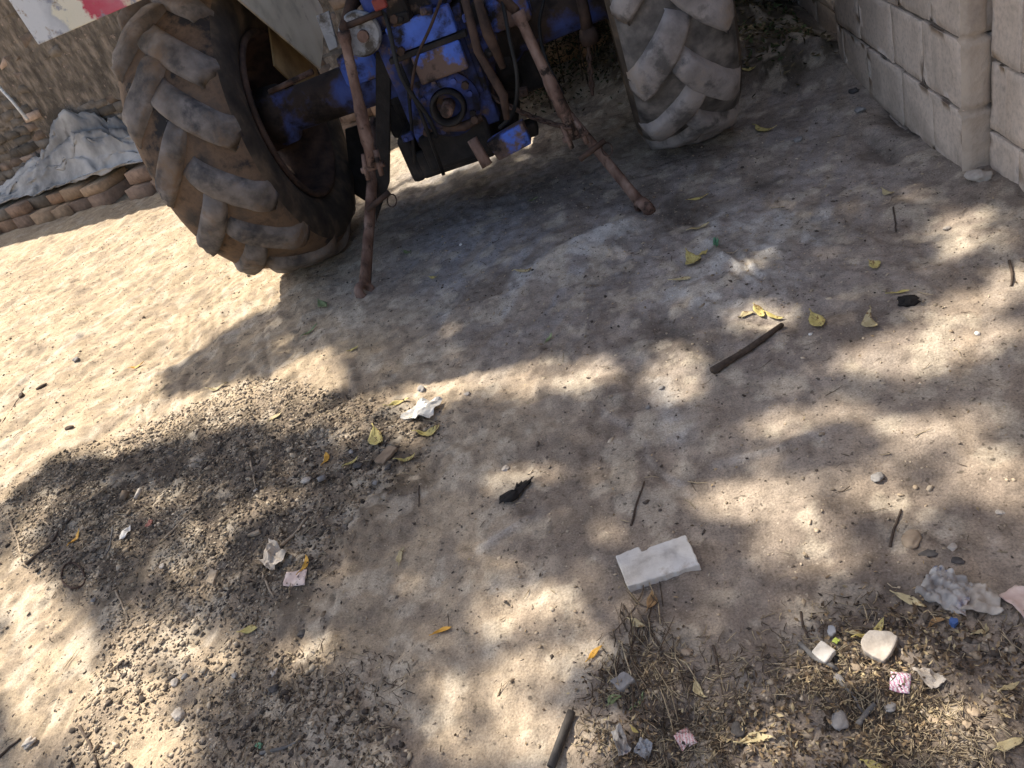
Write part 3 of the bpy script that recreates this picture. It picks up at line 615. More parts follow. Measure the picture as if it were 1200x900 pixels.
# gearbox, differential and lift housing
m = MB(); m.box((TX, 3.42, .66), (.36, .50, .46)); m.box((TX, 3.85, .64), (.34, .5, .5)); m.box((TX+.01, 3.19, .70), (.30, .06, .28))
for dx in (-.12, 0, .12):
    for dz in (.58, .82): m.lathe([(0, -.02), (.014, -.02), (.014, .03), (0, .03)], (TX+dx, 3.155, dz), (0, 1, 0), 6)
gb = P('gearbox_housing', m, M['blue'], bevel=.02)
m = MB(); m.box((TX+.0, 3.36, 1.0), (.34, .42, .2)); m.box((TX-.04, 3.135, .97), (.1, .05, .16)); P('hydraulic_lift_cover', m, M['blue'], bevel=.03)
m = MB(); m.box((TX+.02, 3.14, .86), (.26, .05, .10)); m.box((TX+.045, 3.125, .73), (.2, .04, .11)); P('inspection_plate', m, M['blueclean'], bevel=.008)
m = MB(); m.box((TX+.02, 3.135, .795), (.32, .05, .022)); P('flange_seam', m, M['grease'], bevel=.004)
for s in (-1, 1):
    m = MB(); x0 = TX+s*.17; x1 = (LX if s < 0 else RX)-s*.13
    m.lathe([(.15, 0), (.145, .10), (.105, .16), (.092, abs(x1-x0)-.09), (.13, abs(x1-x0)-.07), (.135, abs(x1-x0)), (.05, abs(x1-x0))], (x0, TY, RW+.02), (s, 0, 0), 24)
    P('axle_housing', m, M['blueaxle'], smooth=True)
    m = MB(); m.box((TX+s*.33, 3.42, .78), (.17, .16, .13)); P('axle_bracket', m, M['blueclean'], bevel=.02)
for s in (-1, 1):
    m = MB(); m.box((TX+s*.27, 3.66, .62), (.2, .3, .42)); m.lathe([(0, 0), (.13, 0), (.13, .08), (0, .08)], (TX+s*.2, 3.52, .58), (s, 0, 0), 20); P('brake_housing', m, M['grease'], bevel=.02)
q = [aty(440, 62, 3.2), aty(458, 60, 3.2), aty(456, 215, 3.2), aty(440, 262, 3.2)]
m = MB(); m.prism([(p[0], p[2]) for p in q], 3.2, 3.225, lambda a, b, d: (a, d, b)); P('hanger_plate', m, M['grease'], bevel=.004)
q = [aty(404, 152, 3.85), aty(447, 138, 3.85), aty(452, 222, 3.85), aty(428, 236, 3.85), aty(412, 226, 3.85)]
m = MB(); m.prism([(p[0], p[2]) for p in q], 3.85, 3.87, lambda a, b, d: (a, d, b)); P('dark_fill_plate', m, M['grease'], bevel=.004)  # plate added only to darken the bright gap beside the left wheel
# power take-off
PX, PZ = TX+.012, .565
m = MB(); m.lathe([(.0, .0), (.128, .0), (.128, .03), (.10, .05), (.075, .052), (.066, .03), (.05, .03), (.05, .02), (0, .02)], (PX, 3.17, PZ), (0, -1, 0), 28)
for k in range(8):
    a = 2*PI*k/8+.2; m.lathe([(0, .03), (.013, .03), (.013, .062), (0, .062)], (PX+.1*math.cos(a), 3.17, PZ+.1*math.sin(a)), (0, -1, 0), 6)
po = P('power_take_off', m, M['blue'], smooth=False)
m = MB(); m.lathe([(.066, .03), (.072, .085), (.058, .09), (.05, .03)], (PX, 3.17, PZ), (0, -1, 0), 24); P('guard_ring', m, M['grease'], po, True)
m = MB(); m.lathe([(.026, .0), (.026, .10), (.02, .105), (0, .105)], (PX, 3.15, PZ), (0, -1, 0), 12); P('splined_shaft', m, M['rust'], po)
# drawbar, hitch and what hangs under the gearbox
m = MB(); a = aty(520, 150, 3.12); b = aty(565, 138, 3.12)
m.tube([a, (a+b)/2+np.array([0, -.01, -.012]), b], [.016, .02, .014], 8); P('hitch_bar', m, M['rustdark'], smooth=True)
m = MB(); m.box((TX-.02, 3.34, .40), (.30, .40, .16)); m.box((TX-.05, 3.18, .36), (.34, .05, .12)); m.box((TX-.23, 3.3, .40), (.06, .3, .2)); P('drawbar_frame', m, M['grease'], bevel=.02)
m = MB(); p0 = aty(553, 163, 3.06); p1 = aty(571, 194, 3.04); m.tube([p0, p1], [.022, .024], 10); P('drawbar_pin', m, M['rust'], smooth=True)
q = [aty(570, 168, 3.1), aty(585, 188, 3.1), aty(623, 168, 3.1), aty(612, 143, 3.1)]
m = MB(); m.prism([(p[0], p[2]) for p in q], 3.09, 3.16, lambda a, b, d: (a, d, b)); P('drawbar_plate', m, M['blueclean'], bevel=.006)
m = MB(); m.box((TX+.04, 3.42, .29), (.5, .10, .06)); m.box((TX, 3.6, .36), (.42, .3, .1)); P('swinging_drawbar_support', m, M['grease'], bevel=.01)
# three-point linkage
for s in (-1, 1):
    piv = aty(441, 140, 3.36) if s < 0 else aty(648, 112, 3.36); end = gp(432, 340) if s < 0 else gp(752, 246); end[2] += .035
    mid = piv*.47+end*.53
    m = MB(); m.tube([piv, piv*.8+end*.2, mid, end*.85+piv*.15, end], [.032, .028, .029, .029, .032], 12, flat=.6)
    d = (end-piv)/np.linalg.norm(end-piv)
    lk = P('lower_link', m, M['rust'], smooth=True)
    m = MB(); m.lathe([(.020, -.022), (.040, -.022), (.047, -.012), (.047, .012), (.040, .022), (.020, .022), (.020, -.022)], end+d*.035, (.85, .45*s, .25), 20); P('ball_end', m, M['rust'], lk, True)
    top = aty(402, 36, 3.10) if s < 0 else aty(606, 14, 3.10)
    jl = aty(437, 196, 3.02) if s < 0 else aty(674, 160, 3.02)
    m = MB(); dv = jl-top; L = np.linalg.norm(dv); st = [top+dv*t for t in (0, .06, .1, .5, .55, .8, .84, 1)]
    m.tube(st, [.026, .026, .02, .021, .026, .027, .022, .022], 12)
    lr = P('lift_rod', m, M['rust'], smooth=True)
    m = MB(); m.tube([jl-dv*.12+np.array([-.026, 0, 0]), jl+np.array([-.03, 0, .01]), jl+dv*.08+np.array([-.03, 0, 0])], [.012, .012, .010], 6, flat=1.6)
    m.tube([jl-dv*.12+np.array([.026, 0, 0]), jl+np.array([.03, 0, .01]), jl+dv*.08+np.array([.03, 0, 0])], [.012, .012, .010], 6, flat=1.6)
    m.lathe([(0, -.05), (.013, -.05), (.013, .05), (0, .05)], jl, (1, 0, 0), 8); P('clevis', m, M['rust'], lr, True)
    m = MB(); sh = np.array([TX+s*.17, 3.36, 1.05]); m.tube([sh, (sh+top)/2+np.array([0, 0, .02]), top], [.04, .03, .022], 10, flat=.6); P('lift_arm', m, M['rustdark'], smooth=True)
def chain(name, a, b, sag, mat, n=14, r=.006):
    m = MB(); a = np.array(a); b = np.array(b); pts = [a+(b-a)*t+np.array([0, 0, -sag*4*t*(1-t)]) for t in np.linspace(0, 1, n+1)]
    for i in range(n):
        p, q = Vector(pts[i]), Vector(pts[i+1]); d = (q-p); L = d.length*.66; d.normalize(); e = d.cross(Vector((0, 0, 1)) if i % 2 else Vector((1, .2, 0))).normalized(); c = (p+q)/2
        ring = [c+d*(L*math.cos(t))+e*(L*.5*math.sin(t)) for t in np.linspace(0, 2*PI, 11)]; m.tube(ring, r, 5, cap=False)
    return P(name, m, mat, smooth=True)
chain('check_chain', aty(575, 112, 3.2), aty(668, 150, 3.0), .02, M['rustdark'])
chain('check_chain', aty(688, 40, 3.3), aty(694, 110, 3.25), .0, M['rustdark'], 9, .007)
m = MB(); m.tube([aty(540, -20, 3.08), aty(560, 60, 3.05), aty(590, 112, 3.03), aty(594, 140, 3.02)], [.016, .016, .018, .012], 8); m.tube([aty(555, -15, 3.06), aty(572, 40, 3.05), aty(590, 80, 3.04)], [.013, .022, .013], 8); P('control_rod', m, M['rustdark'], smooth=True)
m = MB(); m.tube([aty(468, 75, 3.1), aty(492, 130, 3.08), aty(520, 205, 3.06)], .008, 6); m.tube([aty(478, 100, 3.1), aty(486, 190, 3.06)], .007, 6); P('control_cable', m, M['grease'], smooth=True)
m = MB(); m.tube([aty(676, -30, 3.32), aty(684, 10, 3.3), aty(690, 44, 3.3)], [.02, .022, .026], 8); m.lathe([(0, -.03), (.035, -.03), (.04, .0), (.03, .03), (0, .03)], aty(690, 42, 3.3), (0, 0, 1), 12); P('stabiliser_bracket', m, M['rustdark'], smooth=True)
m = MB(); m.tube([aty(316, 108, 3.35), aty(366, 84, 3.3)], .012, 8); P('brake_rod', m, M['rust'], smooth=True)
m = MB(); m.lathe([(0, 0), (.075, 0), (.083, .012), (.083, .03), (0, .03)], aty(421, 41, 3.12), (0, 1, 0), 28)
dp = P('round_lamp_plate', m, M['steelgrey']); m = MB(); m.lathe([(0, 0), (.022, 0), (.022, .02), (0, .02)], aty(425, 43, 3.10), (0, 1, 0), 14); P('lamp_lens', m, M['rust'], dp)
m = MB(); m.box(aty(445, 4, 3.06), (.05, .03, .04)); P('tail_lamp', m, M['red'], bevel=.006)
m = MB(); m.tube([aty(408, 30, 3.12), aty(447, 14, 3.1)], .012, 6); P('lamp_bracket', m, M['rustdark'], smooth=True)
q = [aty(370, 19, 3.2), aty(385, 13, 3.2), aty(396, 55, 3.2), aty(386, 60, 3.2)]
m = MB(); m.prism([(p[0], p[2]) for p in q], 3.2, 3.215, lambda a, b, d: (a, d, b)); P('footplate_bracket', m, M['steelgrey'], bevel=.003)
def hose(pts, rr, mat, name='hydraulic_hose'):
    m = MB(); w = [Vector(aty(*p)) for p in pts]; P2 = []
    for i in range(len(w)-1):
        p0, p1, p2, p3 = w[max(i-1, 0)], w[i], w[i+1], w[min(i+2, len(w)-1)]
        for k in range(5):
            t = k/5; P2.append(.5*((2*p1)+(p2-p0)*t+(2*p0-5*p1+4*p2-p3)*t*t+(3*p1-p0-3*p2+p3)*t**3))
    P2.append(w[-1]); m.tube(P2, rr, 7); P(name, m, mat, smooth=True)
hose([(440, -20, 3.2), (455, 30, 3.1), (470, 90, 3.06), (500, 135, 3.08), (512, 160, 3.1)], .009, M['black'])
hose([(585, -20, 3.2), (596, 40, 3.05), (606, 90, 3.02), (602, 130, 3.05), (585, 150, 3.1)], .008, M['black'])
hose([(520, -10, 3.1), (505, 30, 3.05), (488, 70, 3.05), (480, 120, 3.1)], .006, M['rustdark'])
hose([(640, -10, 3.35), (632, 30, 3.3), (640, 70, 3.2), (660, 110, 3.1)], .007, M['black'])
for pp, ss in (((500, 12, 3.1), .03), ((548, 20, 3.1), .025), ((472, 20, 3.12), .035), ((575, 60, 3.08), .03), ((478, 160, 3.06), .03), ((612, 108, 3.1), .03)):
    m = MB(); c = aty(*pp); m.box(c, (ss*1.5, .04, ss), Matrix.Rotation(random.uniform(-.5, .5), 3, 'Y')); m.lathe([(0, -.03), (ss*.35, -.03), (ss*.35, -.045), (0, -.045)], c, (0, 1, 0), 6); P('bracket', m, random.choice([M['grease'], M['rustdark'], M['blue']]), bevel=.005)
for px, py in ((470, 60), (556, 52), (462, 22), (545, 100), (500, 155), (556, 140)):
    m = MB(); m.lathe([(0, -.012), (.016, -.012), (.016, .012), (0, .012)], aty(px, py, 3.1), (0, 1, 0), 6); P('bolt', m, M['rustdark'])
for s_ in (-1, 1):
    m = MB(); c = aty(443, 236, 2.93) if s_ < 0 else aty(694, 176, 2.95); m.lathe([(0, -.06), (.012, -.06), (.012, .06), (0, .06)], c, (1, .2, .3), 8); ring = [Vector(c)+Vector((.055+.02*math.cos(t), .02*math.sin(t), -.015+.02*math.sin(t))) for t in np.linspace(0, 2*PI, 13)]; m.tube(ring, .003, 5, cap=False); P('linkage_pin', m, M['rustdark'], smooth=True)
# fenders: curved skin over the tyre, a flat rear panel and an inner side panel
for s in (-1, 1):
    cx = LX if s < 0 else RX; xi, xo = cx-s*.30, cx+s*.17
    m = MB(); pr = [(2.80, 1.50), (2.84, 1.57), (2.95, 1.62), (3.3, 1.66), (3.8, 1.64), (4.12, 1.45), (4.3, 1.15), (4.34, .95)]
    n2 = len(pr); vv = []
    for x in (xi, xo): 
        for y, z in pr: vv.append((x, y, z))
    m.add(vv, [(i, i+1, n2+i+1, n2+i) for i in range(n2-1)])
    fd_ = P('mudguard', m, M['fender']); sd = fd_.modifiers.new('t', 'SOLIDIFY'); sd.thickness = .006; sd.offset = 0
    m = MB(); zb = 1.30 if s < 0 else 1.5
    m.box(((xi+xo)/2-.035, 2.785, (zb+1.5)/2+.01), (abs(xo-xi)+.0, .012, 1.52-zb)); P('rear_panel', m, M['sticker'] if s < 0 else M['fender'], fd_, bevel=.003)
    m = MB(); xp = xi+s*.0
    side = [(2.84, 1.55), (2.92, 1.44), (3.34, 1.19), (3.62, .97), (3.90, .75), (4.05, .80), (4.34, .95), (4.3, 1.15), (4.12, 1.45), (3.8, 1.63), (3.3, 1.65), (2.95, 1.61)]
    m.prism(side, xp-.004, xp+.004, lambda a, b, d: (d, a, b)); P('side_panel', m, M['fender'], fd_)
    m = MB(); m.prism([(3.55, .88), (3.72, .70), (3.98, .62), (4.1, .9), (3.9, 1.2)], xp+s*.06, xp+s*.068, lambda a, b, d: (d, a, b)); P('inner_brace', m, M['tan'], fd_)
# the rest of the tractor further forward
m = MB(); m.box((TX, 4.35, .68), (.34, .6, .44)); m.box((TX, 4.95, .72), (.44, .75, .52)); P('engine', m, M['grease'], bevel=.03)
m = MB(); pr = [(-.29, .95), (.29, .95), (.30, 1.2), (.2, 1.36), (-.2, 1.36), (-.30, 1.2)]; m.prism(pr, 4.55, 5.85, lambda a, b, d: (TX+a, d, b)); P('bonnet', m, M['blueclean'], bevel=.03)
m = MB(); m.box((TX, 5.5, .42), (1.2, .1, .1)); m.box((TX, 5.5, .55), (.2, .25, .25)); P('front_axle', m, M['blue'], bevel=.02)
for s in (-1, 1):
    c = (TX+s*.66, 5.5, .36); m = MB(); m.lathe([(0, -.04), (.2, -.04), (.21, .04), (0, .04)], c, (1, 0, 0), 24); w = P('front_wheel', m, M['rustdark'])
    m = MB(); m.lathe([(.21, -.07), (.25, -.09), (.32, -.085), (.36, -.05), (.37, 0), (.36, .05), (.32, .085), (.25, .09), (.21, .07)], c, (1, 0, 0), 40)
    for kx in (-.04, 0, .04): m.lathe([(.355, kx-.012), (.378, kx-.008), (.378, kx+.008), (.355, kx+.012)], c, (1, 0, 0), 40)
    P('tyre', m, M['rubber'], w, True)
m = MB(); m.box((TX, 3.35, 1.22), (.44, .42, .09)); m.box((TX, 3.12, 1.42), (.44, .08, .34)); P('seat', m, M['black'], bevel=.03)
m = MB(); m.tube([(TX, 4.5, 1.2), (TX, 4.12, 1.5)], .022, 8); ring = [(TX+.2*math.cos(t), 4.1+.2*math.sin(t)*.8, 1.52+.2*math.sin(t)*.6) for t in np.linspace(0, 2*PI, 25)]; m.tube(ring, .014, 8, cap=False)
for k in range(3): m.tube([(TX, 4.12, 1.5), ring[k*8]], .008, 6)
P('steering_wheel', m, M['black'], smooth=True)
for s in (-1, 1):
    m = MB(); m.box((TX+s*.45, 4.75, .5), (.42, .4, .02)); P('footplate', m, M['rustdark'], bevel=.004)

# ------------------------------------------------------------------ sun and the tree that shades the yard
EL = math.radians(50); AZ = math.radians(-36)            # light travels along AZ over the ground
LD = np.array([math.cos(EL)*math.cos(AZ), math.cos(EL)*math.sin(AZ), -math.sin(EL)])
LIT = [  # (ground polygon, softness, strength) of the gaps in the crown
 (gpoly([(-400, 420), (0, 270), (205, 200), (290, 200), (420, 300), (418, 332), (330, 352), (245, 398), (192, 432), (200, 462), (300, 440), (390, 405), (420, 440), (385, 480), (330, 505), (240, 522), (150, 532), (60, 548), (0, 600), (-500, 800)]), .05, 1),
 (gpoly([(300, 500), (420, 470), (500, 445), (560, 430), (700, 415), (735, 428), (720, 452), (620, 472), (560, 462), (500, 500), (520, 515), (470, 540), (400, 505), (330, 530)]), .04, .85),
 (gell(625, 552, 62, 18, -4), .03, 1), (gell(905, 590, 95, 34, 8), .06, 1), (gell(960, 636, 90, 30, 8), .04, 1), (gell(785, 440, 42, 34, -20), .03, .9), (gell(930, 488, 90, 18, -12), .025, .8),
 (gell(1095, 408, 130, 27, -12), .025, 1), (gell(1110, 494, 85, 26, -6), .025, 1), (gell(1170, 555, 55, 34, 0), .03, 1), (gell(1055, 575, 75, 24, 0), .03, 1), (gell(1175, 342, 75, 20, -14), .02, 1), (gell(1110, 372, 70, 9, -10), .02, .8),
 (gell(625, 715, 75, 38, -10), .045, 1), (gell(590, 800, 105, 38, -18), .045, 1), (gell(610, 870, 120, 34, 0), .05, 1), (gell(690, 765, 40, 26, 0), .04, .8), (gell(585, 660, 40, 12, 0), .03, .5),
 (gell(362, 768, 66, 26, -18), .045, .9), (gell(30, 690, 45, 60, 15), .05, 1), (gell(60, 800, 70, 90, 0), .06, 1), (gell(150, 850, 90, 90, 0), .06, .95), (gell(210, 760, 90, 38, 10), .05, .85), (gell(250, 680, 70, 26, 15), .04, .7), (gell(270, 600, 60, 22, 20), .04, .45), (gell(60, 600, 60, 24, -20), .04, .7),
 (gell(205, 588, 46, 13, -8), .02, 1), (gell(325, 602, 50, 13, -14), .02, 1), (gell(120, 585, 30, 9, -20), .015, .9), (gell(240, 632, 52, 12, 6), .02, 1), (gell(330, 665, 40, 14, -10), .02, .9), (gell(430, 520, 40, 9, -12), .015, .8), (gell(160, 640, 30, 10, 20), .02, .8), (gell(440, 590, 26, 7, 0), .015, .6), (gell(700, 640, 40, 9, -10), .02, .6), (gell(520, 690, 34, 10, -15), .02, .7),
 (gell(1140, 276, 40, 24, -30), .02, 1), (gell(1195, 290, 20, 8, -30), .02, 1), (gell(888, 376, 52, 18, -4), .02, 1), (gell(850, 405, 40, 8, -30), .02, .5),
 (gell(1045, 765, 70, 22, 10), .03, 1), (gell(940, 870, 90, 30, 0), .04, .9), (gell(1110, 850, 90, 40, 0), .04, .9), (gell(900, 715, 60, 16, 0), .03, .7), (gell(1190, 640, 30, 12, 0), .03, .6), (gell(800, 690, 30, 8, 0), .03, .4),
 (gpoly([(300, 195), (440, 240), (470, 224), (560, 196), (640, 168), (740, 150), (740, 60), (560, 90), (440, 140), (330, 100)]), .05, 1),
]
def lit(x, y):
    xx = x+.09*(fbm(x*7, y*7, 201, 3)-.5); yy = y+.09*(fbm(x*7, y*7, 207, 3)-.5); v = np.zeros_like(xx)
    for p, w, k in LIT: v = np.maximum(v, k*soft(xx, yy, p, w))
    return v
TB = np.array([-6.0, 9.0, 0.0])
tree = thing('shade_tree', 'broad leafy shade tree beyond the mud brick wall', 'tree', tuple(TB))
NL = 95000
g = np.c_[RNG.uniform(-3.2, 3.4, NL), RNG.uniform(-.9, 6.2, NL)]
keep = RNG.uniform(0, 1, NL) < np.clip(1-1.15*lit(g[:, 0], g[:, 1]), 0, 1)*(.72+.5*sstep(.35, .6, fbm(g[:, 0]*3, g[:, 1]*3, 222, 3))); g = g[keep]
tt = RNG.uniform(6.6, 10.2, len(g)); lp = np.c_[g, np.zeros(len(g))]-LD*tt[:, None]
far = RNG.normal(0, 1, (9000, 3))*np.array([1.7, 1.6, .9])+np.array([-6.2, 9.2, 6.6])         # the crown over its own trunk
gg = far[:, :2]+LD[None, :2]*(far[:, 2]/-LD[2])[:, None]
ok = (lit(gg[:, 0], gg[:, 1]) < .2) & (gg[:, 1] > 5.2+.0*gg[:, 0]) ; far = far[ok]
lp = np.r_[lp, far]; n = len(lp)
v = np.einsum('nij,nkj->nki', rand_rot(n, .6), cards(n, (.09, .15), (.04, .06)))+lp[:, None, :]-TB
cc = np.array([.055, .095, .03])*RNG.uniform(.6, 1.5, (n, 1))
np_mesh('crown', v.reshape(-1, 3), (CARDF[None]+6*np.arange(n)[:, None, None]).reshape(-1, 3), M['canopy'], np.repeat(cc, 6, 0), parent=tree)
m = MB(); m.tube([TB+np.array(p) for p in ((0, 0, -.3), (.02, 0, .3), (.08, -.1, 1.8), (0, -.25, 3.4), (.1, -.5, 4.6))], [.34, .27, .22, .2, .17], 14)
for e, r in (((-.2, 1.2, 7.4), .1), ((-1.6, .6, 6.8), .08), ((1.3, .8, 7.0), .08), ((.4, -2.4, 6.6), .1)):
    st = TB+np.array((.05, -.4, 4.3)); en = TB+np.array(e); md = (st+en)/2+np.array([.1, .1, .35]); m.tube([st, md, en], [.15, r, .03], 9)
    for q in range(5):
        s2 = md+(en-md)*RNG.uniform(0, .8); m.tube([s2, s2+np.array([RNG.uniform(-1, 1), RNG.uniform(-1, .6), RNG.uniform(.1, .8)])], [.035, .01], 6)
m.build('trunk', M['bark'], tree, True)

# ------------------------------------------------------------------ small things lying about
def leaf(p1, p2, mat, label, w=.34, curl=.25, group=None, lift=.003, fold=.25):
    a = gp(*p1); b = gp(*p2); c = (a+b)/2; L = np.linalg.norm(b[:2]-a[:2]); ax = (b-a)/np.linalg.norm(b-a); ay = np.array([-ax[1], ax[0], 0]); ay /= np.linalg.norm(ay)
    nl, nw = 10, 5; v = []; k = random.uniform(-.2, .2); sk = random.uniform(.7, 1.15); sd0 = random.uniform(0, 6); L0 = 1
    for i in range(nl):
        t = i/(nl-1); hw = L*w*.37*(math.sin(PI*t**sk)**.8+.03)*(1+.22*math.sin(7*t+sd0)*(1 if i % 2 else .6))
        for j in range(nw):
            s = (j/(nw-1)-.5)*2
            z = lift+curl*L*.5*(abs(2*t-1)**2)+fold*abs(s)*hw+.04*L*math.sin(9*t+3*s+p1[0])*.35
            q = a+ax*(L*t)+ay*(s*hw+k*L*math.sin(PI*t)); v.append((q[0], q[1], hz(q[0], q[1])+z))
    m = MB(); m.add(v, [(i*nw+j, (i+1)*nw+j, (i+1)*nw+j+1, i*nw+j+1) for i in range(nl-1) for j in range(nw-1)])
    zs = lambda t: np.array([0, 0, lift+curl*L*.5*abs(2*t-1)**2])
    st = [a-ax*L*.14, a+ax*L*.02, a+ax*L*.25+ay*k*L*math.sin(PI*.25)]; st = [np.array([q[0], q[1], hz(q[0], q[1])])+zs(t) for q, t in zip(st, (0, .02, .25))]
    m.tube(st, L*.012+.0006, 5)
    o = m.build('leaf', M[mat], None, True, org=tuple(c)); sd = o.modifiers.new('t', 'SOLIDIFY'); sd.thickness = .0006
    return tag(o, label, 'leaf', group)
G = 'fallen leaves on the dirt'
for p1, p2, mt, w, lb in [
 ((441, 505), (451, 523), 'yellow', .55, 'folded yellow leaf standing upright in the dark debris patch'),
 ((455, 478), (482, 470), 'yellow', .32, 'curved yellow leaf just left of the milky plastic wrapper'),
 ((489, 508), (517, 499), 'yellow', .5, 'bright yellow leaf touching the underside of the milky wrapper'),
 ((466, 541), (489, 534), 'yellow', .4, 'yellow brown leaf beside the flat brown wood chip'),
 ((404, 549), (422, 538), 'yellow', .35, 'narrow yellow leaf between the clay ring and the wood chip'),
 ((378, 546), (383, 532), 'orange', .4, 'small orange leaf standing by the clay ring'),
 ((807, 236), (831, 229), 'yellow', .3, 'yellow leaf right of the tip of the right lower link, farther of two'),
 ((808, 272), (832, 264), 'pale', .35, 'pale yellow leaf right of the lower link tip, nearer of two'),
 ((806, 299), (815, 314), 'yellow', .6, 'broad yellow leaf of the touching pair below the green scrap'),
 ((817, 304), (830, 294), 'yellow', .32, 'slim yellow leaf of the touching pair below the green scrap'),
 ((787, 331), (811, 329), 'pale', .34, 'flat pale leaf left of the pale ash patch'),
 ((868, 373), (884, 367), 'pale', .55, 'pale broken leaf at the left end of the leaf group by the black stick'),
 ((885, 360), (896, 374), 'yellow', .6, 'bright yellow leaf in the middle of the group by the black stick'),
 ((898, 368), (920, 374), 'yellow', .4, 'yellow leaf touching the upper end of the black stick'),
 ((951, 370), (964, 388), 'yellow', .5, 'broad yellow leaf just right of the upper end of the black stick'),
 ((1019, 309), (1028, 318), 'yellow', .6, 'small greenish yellow leaf on a thin stalk near the block wall'),
 ((1041, 347), (1066, 344), 'yellow', .35, 'flat yellow leaf lying against the black charcoal lump'),
 ((1021, 368), (1029, 388), 'pale', .45, 'pale curled leaf left below the charcoal lump'),
 ((873, 105), (890, 102), 'yellow', .4, 'yellow leaf right beside the right tractor tyre, farther of two'),
 ((886, 150), (911, 151), 'yellow', .36, 'yellow leaf on the dirt behind the right tyre, nearer of two'),
 ((1034, 224), (1049, 229), 'pale', .5, 'small pale leaf in front of the block wall pier'),
 ((640, 404), (648, 393), 'greenleaf', .4, 'little green leaf alone in the shaded middle of the yard'),
 ((356, 397), (374, 383), 'greenleaf', .3, 'grey green leaf in front of the left tractor tyre'),
 ((375, 355), (385, 363), 'greenleaf', .5, 'tiny green leaf close to the left tractor tyre'),
 ((246, 458), (268, 451), 'pale', .34, 'pale leaf on the sunny sand beside a tree shadow'),
 ((154, 433), (171, 426), 'orange', .4, 'small ochre leaf on the open sunny sand at the left'),
 ((184, 462), (195, 452), 'pale', .3, 'narrow pale leaf on sunny sand left of the tree shadow'),
 ((469, 662), (475, 643), 'pale', .42, 'tan crescent leaf standing on edge in the shade'),
 ((508, 746), (531, 737), 'orange', .34, 'ochre leaf below the sunny patch in the middle foreground'),
 ((283, 743), (304, 738), 'yellow', .5, 'yellow leaf lying alone on the lower part of the gravel'),
 ((351, 674), (360, 652), 'orange', .34, 'orange leaf behind the pinkish paper scrap'),
 ((84, 641), (96, 622), 'orange', .28, 'thin orange leaf right of the forked twig'),
 ((1048, 697), (1086, 714), 'pale', .34, 'long pale yellow leaf pointing at the crumpled bag'),
 ((1003, 748), (1036, 727), 'yellow', .34, 'curled yellow leaf arching behind the pale flat stone'),
 ((994, 743), (1022, 754), 'pale', .34, 'pale yellow leaf against the left of the pale flat stone'),
 ((1012, 893), (1044, 900), 'yellow', .5, 'bright yellow leaf at the bottom right of the yard'),
 ((867, 874), (908, 867), 'pale', .36, 'large tan leaf below a grey chip in the straw litter'),
 ((504, 326), (515, 324), 'yellow', .4, 'small yellow leaf on grey ash near the left lower link'),
 ((604, 319), (626, 314), 'pale', .3, 'faded leaf on the grey ash between the lower links'),
 ((474, 295), (483, 296), 'greenleaf', .5, 'tiny greenish leaf right of the left lower link'),
 ((621, 238), (632, 233), 'greenleaf', .4, 'small green leaf in the shadow under the tractor'),
 ((714, 828), (730, 818), 'greenleaf', .6, 'broad green leaf in the straw fan below the white tile'),
 ((741, 832), (755, 812), 'greenleaf', .25, 'slender green leaf in the straw fan below the white tile'),
 ((760, 716), (765, 694), 'brownleaf', .5, 'brown dry leaf propped against the front of the white tile'),
 ((816, 800), (830, 820), 'pale', .4, 'tan leaf lying among dark straw right of the straw fan'),
 ((738, 727), (757, 736), 'pale', .5, 'tan curled leaf below the white tile'),
 ((690, 776), (707, 759), 'orange', .36, 'ochre leaf at the left edge of the straw fan'),
 ((740, 852), (751, 862), 'yellow', .5, 'yellow curled leaf beside the crumpled foil'),
 ((316, 494), (331, 485), 'pale', .42, 'pale curled leaf at the upper edge of the gravel'),
 ((408, 413), (421, 406), 'yellow', .4, 'yellow leaf on pinkish sand in front of the left tyre'),
 ((1168, 880), (1200, 868), 'pale', .5, 'tan dry leaf in the bottom right corner'),
 ((1172, 812), (1196, 802), 'pale', .3, 'pale dry leaf at the right edge among straw'),
 ((1088, 738), (1108, 728), 'brownleaf', .4, 'brown dry leaf below the crumpled bag'),
 ((1140, 745), (1156, 733), 'pale', .36, 'tan dry leaf right of the blue bottle cap'),
]: leaf(p1, p2, mt, lb, w, random.uniform(.12, .4), G)

